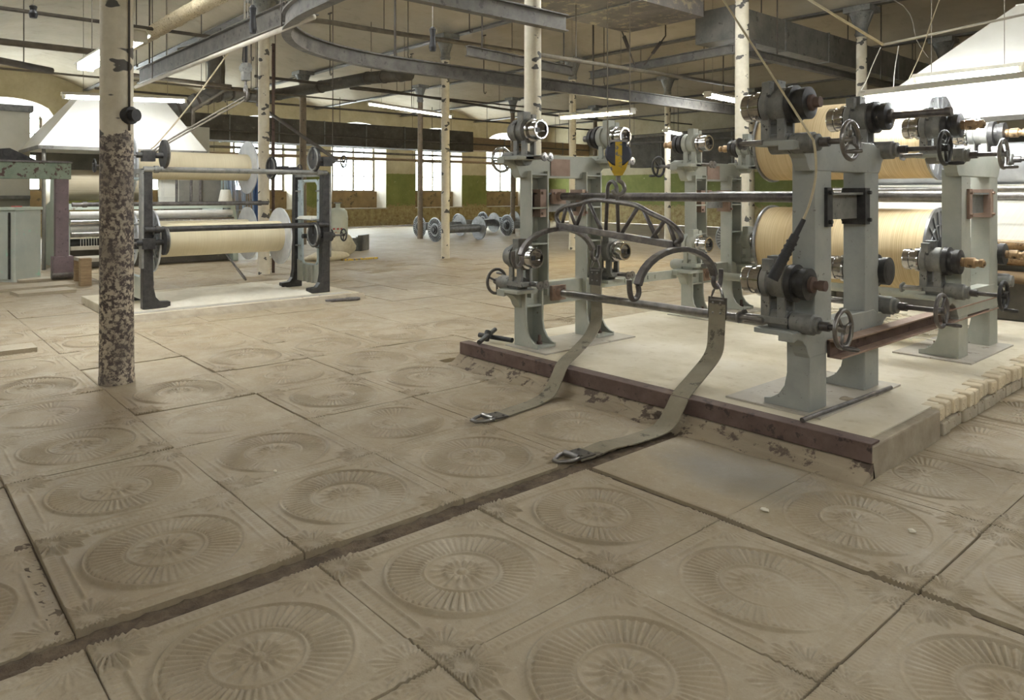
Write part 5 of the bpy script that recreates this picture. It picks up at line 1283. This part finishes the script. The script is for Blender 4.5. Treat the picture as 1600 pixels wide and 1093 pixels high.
# ================================================================== LAMPS
def lamp(p0, p1, label, lit=True, warm=False, tubes=2, hang=None, housing='housing', group='fluorescent lamps'):
    """twin-tube fluorescent fitting from p0 to p1 (tube ends), housing above"""
    p0, p1 = Vector(p0), Vector(p1); m = (p0 + p1) / 2; d = p1 - p0; L = d.length; rz = math.atan2(d.y, d.x)
    o = thing('tube_lamp', label, 'lamp', m, rz, group); sl = d.z / max(1e-6, math.hypot(d.x, d.y)); h = L / 2
    o.rotation_euler[1] = -math.atan(sl)
    b = MB(); b.prism([(-0.11, 0.045), (-0.06, 0.10), (0.06, 0.10), (0.11, 0.045), (0.105, 0.04), (0.055, 0.085), (-0.055, 0.085), (-0.105, 0.04)], 'x', -h - 0.04, h + 0.04)
    b.build('housing', housing, o)
    for i in range(tubes):
        yy = (i - (tubes - 1) / 2) * 0.09
        t = MB(); t.cyl((-h + 0.03, yy, 0), (h - 0.03, yy, 0), 0.019, n=12); t.build('tube', ('tubewarm' if warm else 'tube') if lit else 'tubeoff', o)
    for sx in (-1, 1):
        e = MB(); e.box((sx * h - 0.02, -0.08, -0.02), (sx * h + 0.02, 0.08, 0.085)); e.build('tube_holder', housing, o)
    if hang:
        for sx in (-0.7, 0.7):
            q = o.matrix_basis @ Vector((sx * h, 0, 0.095)); w = MB(); hh = ceil_z(q.y) + 0.02 - q.z
            w.cyl((sx * h, 0, 0.095), (sx * h - hh * math.sin(o.rotation_euler[1]), 0, 0.095 + hh * math.cos(o.rotation_euler[1])), 0.005, n=6); w.build('hanger_wire', 'wire', o)
    return o


lamp(at(100, 152, X=-15.9), at(288, 159, X=-15.9), 'long tube lamp in front of the left hood', hang=1.4)
lamp(at(576, 163, Y=11.2), at(706, 183, Y=13.0), 'tube lamp in the middle distance beside the slim white column', hang=1.2, tubes=1)
lamp(at(879, 185, t=17.0), at(988, 176, t=15.2), 'warm yellowish tube lamp above the empty rack', warm=True, hang=1.2)
lamp((-2.98, 7.02, 2.36), (-1.66, 7.02, 2.38), 'glaring tube lamp over the loaded rack on the right', hang=0.0)
lamp(at(1106, 150, t=15.0), at(1152, 159, t=16.0), 'tube lamp left of the dashed column on the right', hang=1.0)
lamp(at(1040, 206, t=22.0), at(1062, 210, t=23.0), 'small distant tube lamp behind the far left stand', hang=1.6)
lamp(at(133, 108, t=8.2), at(216, 62, t=7.0), 'slanted tube lamp behind the peeling foreground column', hang=1)
lamp((-4.2, 11.6, 3.15), (-2.9, 11.6, 3.15), 'tube lamp over the right hood machine', hang=1.8)
# fill lamps added outside the frame to brighten the hall
GL = 'added fill tube lamps behind and above the camera'
for i, (x, y, z) in enumerate(((-9.6, -0.2, 4.75), (-9.3, 2.6, 4.75), (-6.4, 8.0, 4.75), (-5.2, 7.6, 4.75), (-3.6, 9.4, 4.85), (-7.4, 4.4, 4.75), (-11.5, -1.8, 4.75), (-15.0, -2.2, 4.5), (-0.6, 9.6, 4.8), (2.2, 9.0, 4.6), (4.5, 1.5, 4.5), (1.5, -4.0, 4.5), (-4.5, -4.0, 4.5), (4.5, 14.0, 4.6), (-20.0, -2.0, 4.6), (1.0, -1.2, 3.7), (2.8, 2.8, 3.7), (3.4, 6.4, 3.9))):
    o = lamp((x - 0.62, y, z), (x + 0.62, y, z), 'added fill lamp with twin tubes on two wires under the vault, out of view', hang=2.0, group=GL)
